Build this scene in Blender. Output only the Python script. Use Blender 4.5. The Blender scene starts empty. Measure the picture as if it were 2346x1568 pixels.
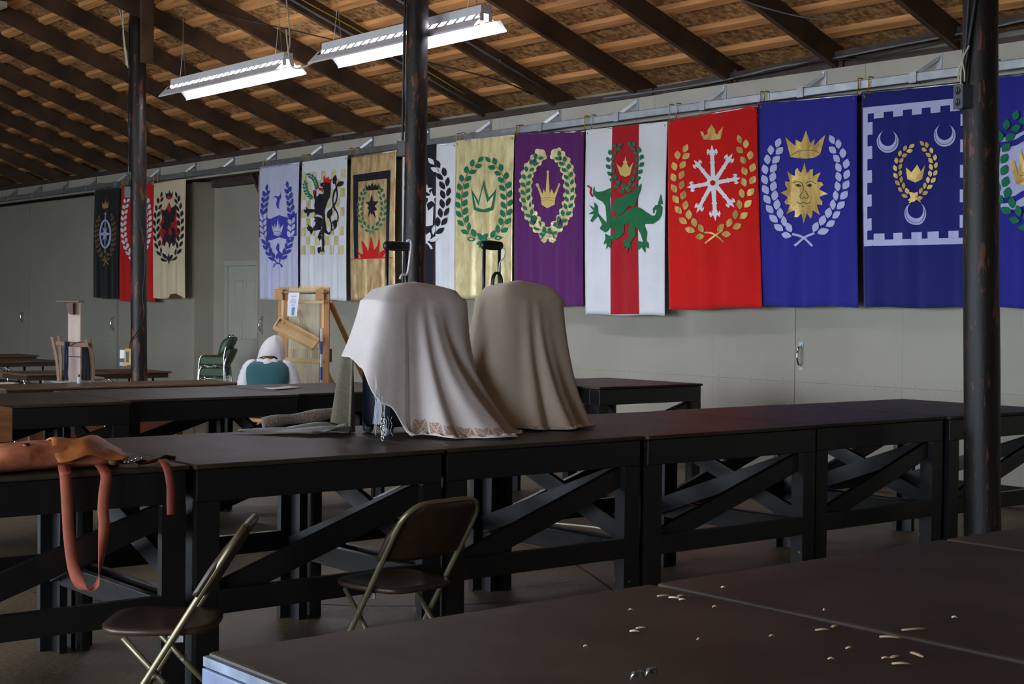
import bpy, bmesh, math, random
from mathutils import Vector, Matrix, noise
from mathutils.geometry import tessellate_polygon
rnd = random.Random(7)
S = bpy.context.scene
COL = S.collection
PI = math.pi

# ------------------------------------------------------------------ camera, world, light, exposure
IW, IH = 2346, 1568
FPX = 3393.45
PITCH, ROLL, YAW = math.radians(1.3186), math.radians(.6651), math.radians(-50.5766)
CAM = Vector((0, 0, 1.53))
_c, _s = math.cos(YAW), math.sin(YAW)
FWD = Vector((_s*math.cos(PITCH), _c*math.cos(PITCH), -math.sin(PITCH)))
RGT = Vector((_c, -_s, 0))
DWN = FWD.cross(RGT)
RI = RGT*math.cos(ROLL) - DWN*math.sin(ROLL)
DI = RGT*math.sin(ROLL) + DWN*math.cos(ROLL)
cd = bpy.data.cameras.new('camera'); cam = bpy.data.objects.new('camera', cd); COL.objects.link(cam)
cd.sensor_width = 36; cd.lens = FPX/IW*36; cd.clip_start = .05; cd.clip_end = 500
cam.matrix_world = Matrix(((RI.x, -DI.x, -FWD.x, CAM.x), (RI.y, -DI.y, -FWD.y, CAM.y), (RI.z, -DI.z, -FWD.z, CAM.z), (0, 0, 0, 1)))
S.camera = cam
S.view_settings.view_transform = 'Standard'; S.view_settings.look = 'None'
S.view_settings.gamma = 1; S.view_settings.use_curve_mapping = False
S.view_settings.exposure = 3.95
S.cycles.use_denoising = True
S.cycles.max_bounces = 6; S.cycles.diffuse_bounces = 4; S.cycles.glossy_bounces = 3
S.cycles.use_adaptive_sampling = True; S.cycles.adaptive_threshold = .05; S.cycles.adaptive_min_samples = 16
S.cycles.sample_clamp_indirect = 6
w = bpy.data.worlds.new('overcast_sky'); S.world = w; w.use_nodes = True
bgn = w.node_tree.nodes['Background']; bgn.inputs[0].default_value = (.74, .86, 1, 1); bgn.inputs[1].default_value = 1.0
# daylight enters through the open doors of the wall behind the camera: portals only guide the sky sampling
OPEN = [(-18.5, -12.5), (-11.0, -4.5), (-2.6, .6)]
for i, (a, b) in enumerate(OPEN):
    ld = bpy.data.lights.new('door_daylight', 'AREA'); ld.shape = 'RECTANGLE'; ld.size = b-a; ld.size_y = 3.3
    ld.cycles.is_portal = True
    lo = bpy.data.objects.new('door_daylight', ld); COL.objects.link(lo)
    lo.location = ((a+b)/2, -4.95, 1.65); lo.rotation_euler = (PI/2, 0, 0)

def ray(px, py):
    return FWD + RI*((px-IW/2)/FPX) + DI*((py-IH/2)/FPX)
def onY(px, py, Y): r = ray(px, py); return CAM + r*((Y-CAM.y)/r.y)
def onX(px, py, X): r = ray(px, py); return CAM + r*((X-CAM.x)/r.x)
def onZ(px, py, Z): r = ray(px, py); return CAM + r*((Z-CAM.z)/r.z)
def atd(px, py, d): return CAM + ray(px, py)*d

# ------------------------------------------------------------------ materials
MATS = {}
def nodes_of(name):
    m = bpy.data.materials.new(name); m.use_nodes = True
    nt = m.node_tree
    return m, nt, nt.nodes['Principled BSDF']
def mat(name, col, rough=.6, metal=0, var=.12, scale=6, bump=0, bscale=60, stretch=(1, 1, 1), spec=.5, coord='Object', sheen=0, col2=None, detail=4, contrast=(.35, .65)):
    """plain procedural material: noise-mixed colour, optional fine relief"""
    if name in MATS: return MATS[name]
    m, nt, b = nodes_of(name)
    N = nt.nodes.new; L = nt.links.new
    b.inputs['Roughness'].default_value = rough; b.inputs['Metallic'].default_value = metal
    b.inputs['Specular IOR Level'].default_value = spec
    if sheen: b.inputs['Sheen Weight'].default_value = sheen
    tc = N('ShaderNodeTexCoord'); mp = N('ShaderNodeMapping'); mp.inputs['Scale'].default_value = stretch
    L(tc.outputs[coord], mp.inputs[0])
    nz = N('ShaderNodeTexNoise'); nz.inputs['Scale'].default_value = scale; nz.inputs['Detail'].default_value = detail
    L(mp.outputs[0], nz.inputs['Vector'])
    rp = N('ShaderNodeValToRGB')
    c2 = col2 if col2 else tuple(min(1, c*(1+var)) for c in col)
    c1 = col if col2 else tuple(c*(1-var) for c in col)
    rp.color_ramp.elements[0].color = (*c1, 1); rp.color_ramp.elements[1].color = (*c2, 1)
    rp.color_ramp.elements[0].position, rp.color_ramp.elements[1].position = contrast
    L(nz.outputs['Fac'], rp.inputs[0]); L(rp.outputs[0], b.inputs['Base Color'])
    if bump:
        n2 = N('ShaderNodeTexNoise'); n2.inputs['Scale'].default_value = bscale; n2.inputs['Detail'].default_value = 3
        L(mp.outputs[0], n2.inputs['Vector'])
        bp = N('ShaderNodeBump'); bp.inputs['Strength'].default_value = bump; bp.inputs['Distance'].default_value = .01
        L(n2.outputs['Fac'], bp.inputs['Height']); L(bp.outputs[0], b.inputs['Normal'])
    MATS[name] = m
    return m
def srgb(r, g, b):
    f = lambda c: (c/255/12.92) if c/255 <= .04045 else ((c/255+.055)/1.055)**2.4
    return (f(r), f(g), f(b))
def emit(name, col, st):
    m, nt, b = nodes_of(name)
    b.inputs['Base Color'].default_value = (*col, 1)
    b.inputs['Emission Color'].default_value = (*col, 1); b.inputs['Emission Strength'].default_value = st
    MATS[name] = m; return m
def worn(name, paint, wood, amount=.62, rough=.45, stretch=(1, 1, 1), scale=9, bump=.25, spec=.5):
    """paint with chips worn through to the wood"""
    m, nt, b = nodes_of(name); N = nt.nodes.new; L = nt.links.new
    tc = N('ShaderNodeTexCoord'); mp = N('ShaderNodeMapping'); mp.inputs['Scale'].default_value = stretch; L(tc.outputs['Object'], mp.inputs[0])
    nz = N('ShaderNodeTexNoise'); nz.inputs['Scale'].default_value = scale; nz.inputs['Detail'].default_value = 8; nz.inputs['Roughness'].default_value = .7
    L(mp.outputs[0], nz.inputs['Vector'])
    rp = N('ShaderNodeValToRGB'); e = rp.color_ramp.elements
    e[0].position = amount; e[0].color = (0, 0, 0, 1); e[1].position = amount+.03; e[1].color = (1, 1, 1, 1)
    L(nz.outputs['Fac'], rp.inputs[0])
    mx = N('ShaderNodeMix'); mx.data_type = 'RGBA'
    n3 = N('ShaderNodeTexNoise'); n3.inputs['Scale'].default_value = 3; L(mp.outputs[0], n3.inputs['Vector'])
    r3 = N('ShaderNodeValToRGB'); r3.color_ramp.elements[0].color = (*[c*.75 for c in paint], 1); r3.color_ramp.elements[1].color = (*[c*1.3 for c in paint], 1)
    L(n3.outputs['Fac'], r3.inputs[0])
    L(rp.outputs[0], mx.inputs[0]); L(r3.outputs[0], mx.inputs[6]); mx.inputs[7].default_value = (*wood, 1)
    L(mx.outputs[2], b.inputs['Base Color']); b.inputs['Roughness'].default_value = rough; b.inputs['Specular IOR Level'].default_value = spec
    bp = N('ShaderNodeBump'); bp.inputs['Strength'].default_value = bump; bp.inputs['Distance'].default_value = .006
    L(nz.outputs['Fac'], bp.inputs['Height']); L(bp.outputs[0], b.inputs['Normal'])
    MATS[name] = m; return m
def osb(name):
    """oriented strand board: overlapping elongated flakes"""
    m, nt, b = nodes_of(name); N = nt.nodes.new; L = nt.links.new
    tc = N('ShaderNodeTexCoord')
    cols = []
    for k, (rot, st) in enumerate((((0, 0, .25), (20, 46, 8)), ((0, 0, -.9), (18, 40, 8)), ((0, 0, 1.2), (44, 20, 8)))):
        mp = N('ShaderNodeMapping'); mp.inputs['Rotation'].default_value = rot; mp.inputs['Scale'].default_value = st
        mp.inputs['Location'].default_value = (k*3.1, k*1.7, 0)
        L(tc.outputs['Object'], mp.inputs[0])
        v = N('ShaderNodeTexVoronoi'); v.inputs['Scale'].default_value = .8; L(mp.outputs[0], v.inputs['Vector'])
        cols.append(v)
    mx = N('ShaderNodeMix'); mx.data_type = 'RGBA'; mx.inputs[0].default_value = .5
    L(cols[0].outputs['Color'], mx.inputs[6]); L(cols[1].outputs['Color'], mx.inputs[7])
    m2 = N('ShaderNodeMix'); m2.data_type = 'RGBA'; m2.inputs[0].default_value = .4
    L(mx.outputs[2], m2.inputs[6]); L(cols[2].outputs['Color'], m2.inputs[7])
    bw = N('ShaderNodeRGBToBW'); L(m2.outputs[2], bw.inputs[0])
    rp = N('ShaderNodeValToRGB'); e = rp.color_ramp.elements
    e[0].position = .28; e[0].color = (*srgb(118, 80, 44), 1); e[1].position = .72; e[1].color = (*srgb(214, 168, 112), 1)
    x = e.new(.5); x.color = (*srgb(176, 126, 74), 1)
    L(bw.outputs[0], rp.inputs[0])
    nz = N('ShaderNodeTexNoise'); nz.inputs['Scale'].default_value = 1.2; L(tc.outputs['Object'], nz.inputs['Vector'])
    mm = N('ShaderNodeMix'); mm.data_type = 'RGBA'; mm.blend_type = 'MULTIPLY'; mm.inputs[0].default_value = .5
    r2 = N('ShaderNodeValToRGB'); r2.color_ramp.elements[0].position = .35; r2.color_ramp.elements[0].color = (.72, .66, .6, 1); r2.color_ramp.elements[1].position = .6
    L(nz.outputs['Fac'], r2.inputs[0]); L(rp.outputs[0], mm.inputs[6]); L(r2.outputs[0], mm.inputs[7])
    L(mm.outputs[2], b.inputs['Base Color']); b.inputs['Roughness'].default_value = .8
    bp = N('ShaderNodeBump'); bp.inputs['Strength'].default_value = .3; bp.inputs['Distance'].default_value = .006
    L(bw.outputs[0], bp.inputs['Height']); L(bp.outputs[0], b.inputs['Normal'])
    MATS[name] = m; return m

# ------------------------------------------------------------------ mesh helpers
OFF = {}
def link(o, parent=None):
    COL.objects.link(o)
    if parent is not None: o.parent = parent
    OFF[o] = OFF.get(parent, Vector((0, 0, 0))) if parent is not None else Vector((0, 0, 0))
    return o
def tag(o, label=None, cat=None, group=None, kind=None):
    if label: o['label'] = label
    if cat: o['category'] = cat
    if group: o['group'] = group
    if kind: o['kind'] = kind
    return o
def thing(name, label, cat, loc, rz=0, group=None):
    o = bpy.data.objects.new(name, None); o.empty_display_size = .1
    link(o); o.location = loc; o.rotation_euler = (0, 0, rz); OFF[o] = Vector(loc)
    return tag(o, label, cat, group)
def mobj(name, verts, faces, m, parent=None, smooth=False, local=False):
    off = Vector((0, 0, 0)) if (local or parent is None) else OFF[parent]
    me = bpy.data.meshes.new(name)
    me.from_pydata([(v[0]-off.x, v[1]-off.y, v[2]-off.z) for v in verts], [], faces)
    me.validate(); me.update()
    if smooth: me.polygons.foreach_set('use_smooth', [True]*len(me.polygons))
    me.materials.append(MATS[m] if isinstance(m, str) else m)
    o = bpy.data.objects.new(name, me)
    return link(o, parent)
class G:
    """collects shapes into one mesh"""
    def __init__(s): s.v = []; s.f = []
    def box(s, x0, x1, y0, y1, z0, z1, ch=0):
        return s.obox(((x0+x1)/2, (y0+y1)/2, (z0+z1)/2), ((x1-x0)/2, 0, 0), (0, (y1-y0)/2, 0), (0, 0, (z1-z0)/2))
    def obox(s, c, ax, ay, az):
        c, ax, ay, az = Vector(c), Vector(ax), Vector(ay), Vector(az); n = len(s.v)
        for k in (-1, 1):
            for i, j in ((-1, -1), (1, -1), (1, 1), (-1, 1)): s.v.append(c+ax*i+ay*j+az*k)
        q = [(0, 3, 2, 1), (4, 5, 6, 7), (0, 1, 5, 4), (1, 2, 6, 5), (2, 3, 7, 6), (3, 0, 4, 7)]
        if ax.cross(ay).dot(az) < 0: q = [f[::-1] for f in q]
        s.f += [tuple(n+i for i in f) for f in q]; return s
    def beam(s, p0, p1, wd, th, up=(0, 0, 1)):
        """board from p0 to p1: wd across `up`-ish direction, th along the remaining one"""
        p0, p1, up = Vector(p0), Vector(p1), Vector(up); d = p1-p0; L = d.length; d.normalize()
        a = d.cross(up); a.normalize(); b = a.cross(d)
        return s.obox((p0+p1)/2, d*L/2, a*th/2, b*wd/2)
    def tube(s, pts, r, n=8, closed=False, cap=True):
        pts = [Vector(p) for p in pts]; m = len(pts); base = len(s.v)
        rr = r if isinstance(r, (list, tuple)) else [r]*m
        ref = None
        for i, p in enumerate(pts):
            a = pts[(i-1) % m] if (closed or i > 0) else p
            b = pts[(i+1) % m] if (closed or i < m-1) else p
            t = (b-a)
            if t.length < 1e-9: t = Vector((0, 0, 1))
            t.normalize()
            if ref is None: ref = t.orthogonal().normalized()
            ref = (ref-t*ref.dot(t)); ref = ref.normalized() if ref.length > 1e-6 else t.orthogonal().normalized()
            bn = t.cross(ref)
            for k in range(n):
                an = 2*PI*k/n; s.v.append(p+(ref*math.cos(an)+bn*math.sin(an))*rr[i])
        segs = m if closed else m-1
        for i in range(segs):
            for k in range(n):
                a = base+i*n+k; b = base+i*n+(k+1) % n
                c = base+((i+1) % m)*n+(k+1) % n; d = base+((i+1) % m)*n+k
                s.f.append((a, b, c, d))
        if cap and not closed:
            s.f.append(tuple(base+k for k in range(n))[::-1]); s.f.append(tuple(base+(m-1)*n+k for k in range(n)))
        return s
    def loft(s, rings, closed=True, cap=True):
        base = len(s.v); n = len(rings[0])
        for r in rings: s.v += [Vector(p) for p in r]
        for i in range(len(rings)-1):
            for k in range(n if closed else n-1):
                s.f.append((base+i*n+k, base+i*n+(k+1) % n, base+(i+1)*n+(k+1) % n, base+(i+1)*n+k))
        if cap and closed:
            s.f.append(tuple(base+k for k in range(n))[::-1]); s.f.append(tuple(base+(len(rings)-1)*n+k for k in range(n)))
        return s
    def lathe(s, prof, o=(0, 0, 0), n=16):
        o = Vector(o)
        return s.loft([[o+Vector((r*math.cos(2*PI*k/n), r*math.sin(2*PI*k/n), z)) for k in range(n)] for r, z in prof])
    def prism(s, poly, fn, d0, d1):
        """poly: 2D outline; fn(u,v,d)->3D; extruded from d0 to d1"""
        n = len(poly); base = len(s.v)
        for d in (d0, d1): s.v += [Vector(fn(u, v, d)) for u, v in poly]
        tris = tessellate_polygon([[Vector((u, v, 0)) for u, v in poly]])
        for t in tris:
            s.f.append((base+t[0], base+t[1], base+t[2])); s.f.append((base+n+t[2], base+n+t[1], base+n+t[0]))
        for i in range(n): s.f.append((base+i, base+(i+1) % n, base+n+(i+1) % n, base+n+i))
        return s
    def sheet(s, grid):
        base = len(s.v); nu = len(grid[0])
        for r in grid: s.v += [Vector(p) for p in r]
        for i in range(len(grid)-1):
            for k in range(nu-1): s.f.append((base+i*nu+k, base+i*nu+k+1, base+(i+1)*nu+k+1, base+(i+1)*nu+k))
        return s
    def build(s, name, m, parent=None, smooth=False, local=False, bevel=0, fix=False):
        o = mobj(name, s.v, s.f, m, parent, smooth, local)
        if fix or bevel:
            bm = bmesh.new(); bm.from_mesh(o.data)
            bmesh.ops.recalc_face_normals(bm, faces=bm.faces)
            bm.to_mesh(o.data); bm.free()
        if bevel:
            md = o.modifiers.new('soft_edge', 'BEVEL'); md.width = bevel; md.segments = 2; md.limit_method = 'ANGLE'
        return o
def smooth_path(pts, n=6):
    """Catmull-Rom through the points"""
    pts = [Vector(p) for p in pts]; out = []
    for i in range(len(pts)-1):
        p0 = pts[max(i-1, 0)]; p1 = pts[i]; p2 = pts[i+1]; p3 = pts[min(i+2, len(pts)-1)]
        for k in range(n):
            t = k/n
            out.append(.5*((2*p1)+(p2-p0)*t+(2*p0-5*p1+4*p2-p3)*t*t+(3*p1-p0-3*p2+p3)*t**3))
    out.append(pts[-1]); return out
def copy_tree(o, parent=None):
    c = o.copy(); COL.objects.link(c); c.parent = parent; OFF[c] = OFF.get(o, Vector((0, 0, 0)))
    for ch in list(o.children): copy_tree(ch, c)
    return c

# palette
mat('concrete', srgb(98, 84, 62), .55, var=.3, scale=1.6, bump=.3, bscale=25, detail=8)
mat('gravel', (.42, .40, .37), .9, var=.2, scale=3)
mat('wall_paint', srgb(158, 152, 137), .55, var=.05, scale=1.2, bump=.05, bscale=40)
mat('wall_paint_cool', srgb(158, 154, 142), .55, var=.05, scale=1.0, bump=.05, bscale=40)
mat('door_paint', srgb(172, 172, 156), .45, var=.04, scale=2)
mat('board_paint', srgb(186, 180, 166), .6, var=.05, scale=3, bump=.05)
mat('rafter_wood', srgb(78, 56, 38), .75, var=.4, scale=5, stretch=(3, .5, .5), bump=.3, bscale=30, detail=6)
mat('purlin_wood', srgb(214, 152, 92), .7, var=.2, scale=4, stretch=(.4, 5, 5), bump=.15, bscale=20, detail=6)
mat('header_wood', srgb(70, 56, 50), .7, var=.35, scale=6, stretch=(.6, 3, 3), bump=.3, bscale=20)
osb('strand_board')
worn('post_paint', srgb(32, 27, 25), srgb(104, 60, 36), .56, .42, stretch=(1.6, 1.6, .35), scale=11, bump=.7, spec=.3)
worn('black_paint', srgb(26, 25, 26), srgb(150, 112, 66), .69, .33, stretch=(1, 1, 1), scale=7)
mat('table_top', srgb(54, 45, 36), .48, spec=.22, var=.25, col2=srgb(86, 76, 66), contrast=(.42, .8), scale=2.6, stretch=(1, 1, 1), bump=.06, bscale=14, detail=8)
mat('table_edge', srgb(58, 60, 66), .4, var=.3, scale=10)
mat('galvanised', srgb(168, 174, 178), .38, .75, var=.12, scale=8)
mat('steel', srgb(190, 190, 190), .3, .9, var=.05)
mat('chrome', srgb(215, 215, 220), .15, 1, var=.03)
mat('brass_yellow', srgb(196, 150, 50), .4, .6, var=.1)
mat('white_enamel', srgb(225, 225, 232), .4, var=.03)
emit('tube_glow', (.86, .9, 1), 2.6)
mat('black_plastic', srgb(24, 24, 26), .4, var=.1)
mat('cable_black', srgb(30, 32, 36), .5)
mat('cable_grey', srgb(120, 128, 134), .5)
mat('cable_white', srgb(206, 198, 176), .6)
mat('cable_yellow', srgb(206, 170, 40), .5)
# ------------------------------------------------------------------ the building
YW = 10.43            # front plane of the sliding doors
SL = .3541            # roof slope (rise per metre)
YR, YFW = 2.7, -5.0
def zr(Y, off=0): return 3.73+off+SL*(10.28-Y)
tag(G().box(-31, 6, YFW-.1, 11.2, -.1, 0).build('floor', 'concrete'), 'dark worn concrete floor', kind='structure')
tag(G().box(-70, 45, -60, 60, -.16, -.11).build('ground_outside', 'gravel'), 'pale gravel yard outside the hall', kind='structure')
# cracks in the slab
fl = bpy.data.objects['floor']
for pts in ([(-7.6, 3.0), (-6.9, 3.35), (-6.75, 3.75), (-6.2, 4.3), (-5.9, 4.9)], [(-4.6, 1.6), (-5.3, 2.2), (-5.7, 2.9), (-6.6, 3.3)], [(-5.6, 5.4), (-6.8, 6.0), (-7.9, 6.2)]):
    g = G(); n = len(pts)
    p3 = smooth_path([Vector((a, b, .001)) for a, b in pts], 5)
    rows = []
    for i, p in enumerate(p3):
        t = (p3[min(i+1, len(p3)-1)]-p3[max(i-1, 0)]).normalized(); nn = Vector((-t.y, t.x, 0))
        wv = .006+.006*rnd.random(); rows.append([p-nn*wv, p+nn*wv])
    g.sheet(rows).build('crack', mat('crack', srgb(26, 22, 18), .9), fl)

# roof: rafters, purlins, strand board sheets, outer skin
ceil = thing('ceiling', 'open gabled roof of dark rafters under strand board', None, (-12, 5, 5)); ceil['kind'] = 'structure'
RX = [-9.549-1.23*n for n in range(-11, 18)]
for X in RX:
    g = G()
    wv = .055; dv = .205
    y0, y1 = 10.95, YR+.05
    g.v = [Vector(p) for p in ((X, y0, zr(y0)), (X+wv, y0, zr(y0)), (X+wv, y0, zr(y0, dv)), (X, y0, zr(y0, dv)), (X, y1, zr(y1)), (X+wv, y1, zr(y1)), (X+wv, y1, zr(y1, dv)), (X, y1, zr(y1, dv)))]
    g.f = [(0, 1, 2, 3), (4, 7, 6, 5), (0, 4, 5, 1), (1, 5, 6, 2), (2, 6, 7, 3), (3, 7, 4, 0)]
    g.build('rafter', 'rafter_wood', ceil)
PY = [10.36-.386*k for k in range(20)]
for k, yl in enumerate(PY):
    yu = yl-.088
    z0 = .205; z1 = .252
    segs = [(-31, 6)] if yl < 5.4 else [(RX[-1-i*4], RX[max(0, len(RX)-1-(i+1)*4)]) for i in range(7)]
    for a, b in segs:
        g = G(); j = .003*rnd.uniform(-1, 1)
        g.v = [Vector(p) for p in ((a, yl, zr(yl, z0+j)), (b, yl, zr(yl, z0+j)), (b, yl, zr(yl, z1)), (a, yl, zr(yl, z1)), (a, yu, zr(yu, z0+j)), (b, yu, zr(yu, z0+j)), (b, yu, zr(yu, z1)), (a, yu, zr(yu, z1)))]
        g.f = [(0, 3, 2, 1), (4, 5, 6, 7), (0, 1, 5, 4), (1, 2, 6, 5), (2, 3, 7, 6), (3, 0, 4, 7)]
        g.build('purlin', 'purlin_wood', ceil)
SH = 1.156
for r in range(5):
    ya = 10.95-r*SH; yb = ya-SH+.004
    x = -31+(r % 2)*1.23
    xs = [-31]+[x0 for x0 in [x+2.46*i for i in range(16)] if -30.9 < x0 < 5.9]+[6]
    for a, b in zip(xs[:-1], xs[1:]):
        g = G()
        for z in (.252, .27):
            g.v += [Vector(p) for p in ((a+.002, ya, zr(ya, z)), (b-.002, ya, zr(ya, z)), (b-.002, yb, zr(yb, z)), (a+.002, yb, zr(yb, z)))]
        g.f = [(0, 3, 2, 1), (4, 5, 6, 7), (0, 1, 5, 4), (1, 2, 6, 5), (2, 3, 7, 6), (3, 0, 4, 7)]
        g.build('roof_sheet', 'strand_board', ceil)
yb = 10.95-5*SH
g = G(); g.v = [Vector(p) for p in ((-31, yb, zr(yb, .252)), (6, yb, zr(yb, .252)), (6, YR, zr(YR, .252)), (-31, YR, zr(YR, .252)))]; g.f = [(0, 3, 2, 1)]
g.build('roof_sheet', 'strand_board', ceil)
g = G(); z0 = zr(YR, .252); ye = YFW-.5
g.v = [Vector(p) for p in ((-31, YR, z0), (6, YR, z0), (6, ye, z0-(YR-ye)*SL), (-31, ye, z0-(YR-ye)*SL))]; g.f = [(0, 3, 2, 1)]
g.build('roof_sheet', 'strand_board', ceil)
g = G()
for y in (11.1, YR, YFW-.7):
    z = zr(YR, .33)-abs(y-YR)*SL
    g.v += [Vector((-31.5, y, z)), Vector((6.5, y, z))]
g.f = [(0, 1, 3, 2), (2, 3, 5, 4)]
g.build('roof_skin', mat('roof_metal', (.3, .3, .3), .5), ceil)
g = G().box(-31, 6, YR-.06, YR+.06, zr(YR)-.25, zr(YR)+.2); g.build('ridge_beam', 'rafter_wood', ceil)

# the other three walls; the one behind the camera has three wide open doorways
def gable(name, x0, x1):
    g = G()
    pts = [(YFW-.1, -.1), (10.9, -.1), (10.9, zr(10.9, .25)), (YR, zr(YR, .25)), (YFW-.1, zr(YR, .25)-(YR-YFW+.1)*SL)]
    g.prism(pts, lambda u, v, d: (d, u, v), x0, x1); return tag(g.build(name, 'wall_paint_cool', fix=True), 'plain painted gable wall', kind='structure')
gable('wall_left', -31.1, -31); gable('wall_right', 6, 6.1)
g = G(); zt = zr(YR, .25)-(YR-YFW)*SL
xs = [-31]+[v for ab in OPEN for v in ab]+[6]
for a, b in zip(xs[0::2], xs[1::2]): g.box(a, b, YFW-.1, YFW, -.1, zt)
for a, b in OPEN: g.box(a, b, YFW-.1, YFW, 3.3, zt)
tag(g.build('wall_front', 'wall_paint_cool'), 'wall with wide open doorways behind the camera', kind='structure')

# wall with the banners: inner wall, header, sliding doors on a galvanised track
wb = thing('wall_back', 'long grey wall of sliding doors hung with banners', None, (-15, 10.8, 0)); wb['kind'] = 'structure'
G().box(-31, -17.6, 10.74, 10.84, 0, 3.9).build('inner_wall', 'wall_paint', wb)
G().box(-17.6, 6, 10.74, 10.84, 0, 3.9).build('inner_wall', 'wall_paint', wb)
G().box(-31, 6, 10.5, 10.74, 3.40, 3.46).build('soffit', 'header_wood', wb)
# top plate boards (dark) and painted fascia boards
tp = thing('trim_1', 'dark timber top plate above the painted fascia', None, (-15, 10.5, 3.7)); tp['kind'] = 'structure'
xs = [-31, -27.3, -22.6, -19.1, -16.1, -13.15, -11.92, -10.5, -8.6, -6.2, -2.6, 2.1, 6]
for a, b in zip(xs[:-1], xs[1:]):
    y = 10.40+rnd.uniform(-.01, .01); 
    g = G(); dza, dzb = [.036*max(0, X_+10.5) if X_ < -5 else .2 for X_ in (a, b)]
    g.v = [Vector(p) for p in ((a+.002, y, 3.655+dza), (b-.002, y, 3.655+dzb), (b-.002, y+.05, 3.655+dzb), (a+.002, y+.05, 3.655+dza), (a+.002, y, 3.722+dza), (b-.002, y, 3.722+dzb), (b-.002, y+.05, 3.722+dzb), (a+.002, y+.05, 3.722+dza))]
    g.f = [(0, 3, 2, 1), (4, 5, 6, 7), (0, 1, 5, 4), (1, 2, 6, 5), (2, 3, 7, 6), (3, 0, 4, 7)]
    g.build('plate_board', 'header_wood', tp)
for X in RX:
    G().box(X-.06, X+.10, 10.455, 10.475, 3.60, 3.80).build('block', 'header_wood', tp) if -9.7 < X < -4 else None
G().box(-31, -9.9, 10.47, 10.73, 3.60, 3.70).build('wall_plate', 'header_wood', tp); G().box(-9.9, 6, 10.48, 10.73, 3.40, 3.72).build('wall_plate', 'header_wood', tp)
fa = thing('trim_2', 'pale grey painted fascia board above the door track', None, (-15, 10.45, 3.5)); fa['kind'] = 'structure'
xs = [-31, -25.6, -20.5, -18.1, -15.4, -12.95, -10.5, -7.95, -5.5, -3.1, -.6, 1.9, 6]
for a, b in zip(xs[:-1], xs[1:]):
    G().box(a+.0015, b-.0015, 10.43, 10.455, 3.405, 3.662).build('fascia_board', 'board_paint', fa)
# header seen in the gap above the opened door, with its brace
hd = thing('trim_3', 'brown timber header with a diagonal brace over the recess', None, (-19, 10.6, 3.3)); hd['kind'] = 'structure'
G().box(-20.05, -18.45, 10.62, 10.74, 3.28, 3.41).build('header_beam', 'header_wood', hd)
G().beam((-18.75, 10.6, 3.4), (-18.42, 10.6, 3.02), .1, .05, (0, 1, 0)).build('brace', 'header_wood', hd)
# sliding door leaves
def slide_door(n, x0, x1, label, handle=None, joints=(), ytop=3.33, dy=0, mt='wall_paint'):
    d = thing('door_%d' % n, label, None, ((x0+x1)/2, YW, 0)); d['kind'] = 'structure'
    xs = [x0]+list(joints)+[x1]
    for a, b in zip(xs[:-1], xs[1:]):
        for za, zb in ((.06, .894), (.8952, 2.114), (2.1152, ytop)):
            G().box(a+.0005, b-.0005, YW+dy, YW+dy+.035, za, zb).build('panel', mt, d)
    g = G()
    for x in (x0, x1): g.box(x-.012 if x == x1 else x-.004, x+.004 if x == x1 else x+.012, YW+dy-.006, YW+dy+.04, .055, ytop)
    g.build('edge_strip', mt, d)
    # screw heads beside the lower joint
    g = G()
    x = x0+.12
    while x < x1-.05:
        for dz in (-.022, .02):
            g.box(x-.004, x+.004, YW+dy-.0015, YW+dy, .895+dz-.004, .895+dz+.004)
        x += .2+rnd.uniform(-.02, .02)
    g.build('screws', 'cable_grey', d)
    if handle:
        hx, hz = handle
        pts = smooth_path([(hx, YW+dy-.004, hz+.085), (hx, YW+dy-.03, hz+.075), (hx, YW+dy-.05, hz+.035), (hx, YW+dy-.053, hz), (hx, YW+dy-.05, hz-.035), (hx, YW+dy-.03, hz-.075), (hx, YW+dy-.004, hz-.085)], 4)
        h = G().tube(pts, .011, 8).build('handle', 'chrome', d, True)
        for k in (1, -1):
            G().box(hx-.025, hx+.025, YW+dy-.004, YW+dy, hz+k*.1-.026, hz+k*.1+.026).build('plate', 'galvanised', h)
            G().tube([(hx+.008, YW+dy-.002, hz+k*.1), (hx+.008, YW+dy-.008, hz+k*.1)], .006, 8).build('screw', 'steel', h)
    return d
slide_door(1, -30.9, -26.65, 'grey sliding door leaf at the far left of the wall', (-26.95, 1.26), (-28.8,), mt='wall_paint_cool')
slide_door(2, -26.6, -22.9, 'grey sliding door leaf left of the first post', (-23.02, 1.20), (-24.7,), dy=-.004, mt='wall_paint_cool')
slide_door(3, -22.84, -20.27, 'grey sliding door leaf under the three narrow banners', None, (-21.6,), dy=.003)
slide_door(4, -18.30, -13.6, 'grey sliding door leaf beside the recessed entrance', (-18.17, 1.25), (-17.1, -15.85, -14.6), dy=-.002)
slide_door(5, -13.55, -8.70, 'grey sliding door leaf behind the gold and red banners', None, (-12.3, -11.0, -9.69), dy=.02)
slide_door(6, -8.68, -3.9, 'grey sliding door leaf with chrome pull near the right post', (-8.60, 1.13), (-7.52, -6.3, -5.1), dy=-.005)
slide_door(7, -3.85, 5.9, 'grey sliding door leaf right of the frame', None, (-1.4, 1.0, 3.4))
# dark threshold below the leaves
G().box(-31, 6, YW+.05, YW+.25, 0, .09).build('threshold', 'header_wood', wb)
# jamb left of the recess
G().box(-20.27, -20.18, YW-.01, 10.74, 0, 3.36).build('jamb', 'wall_paint', wb)
G().box(-18.36, -18.32, YW+.05, 10.74, 0, 3.36).build('jamb', 'wall_paint', wb)
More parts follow.
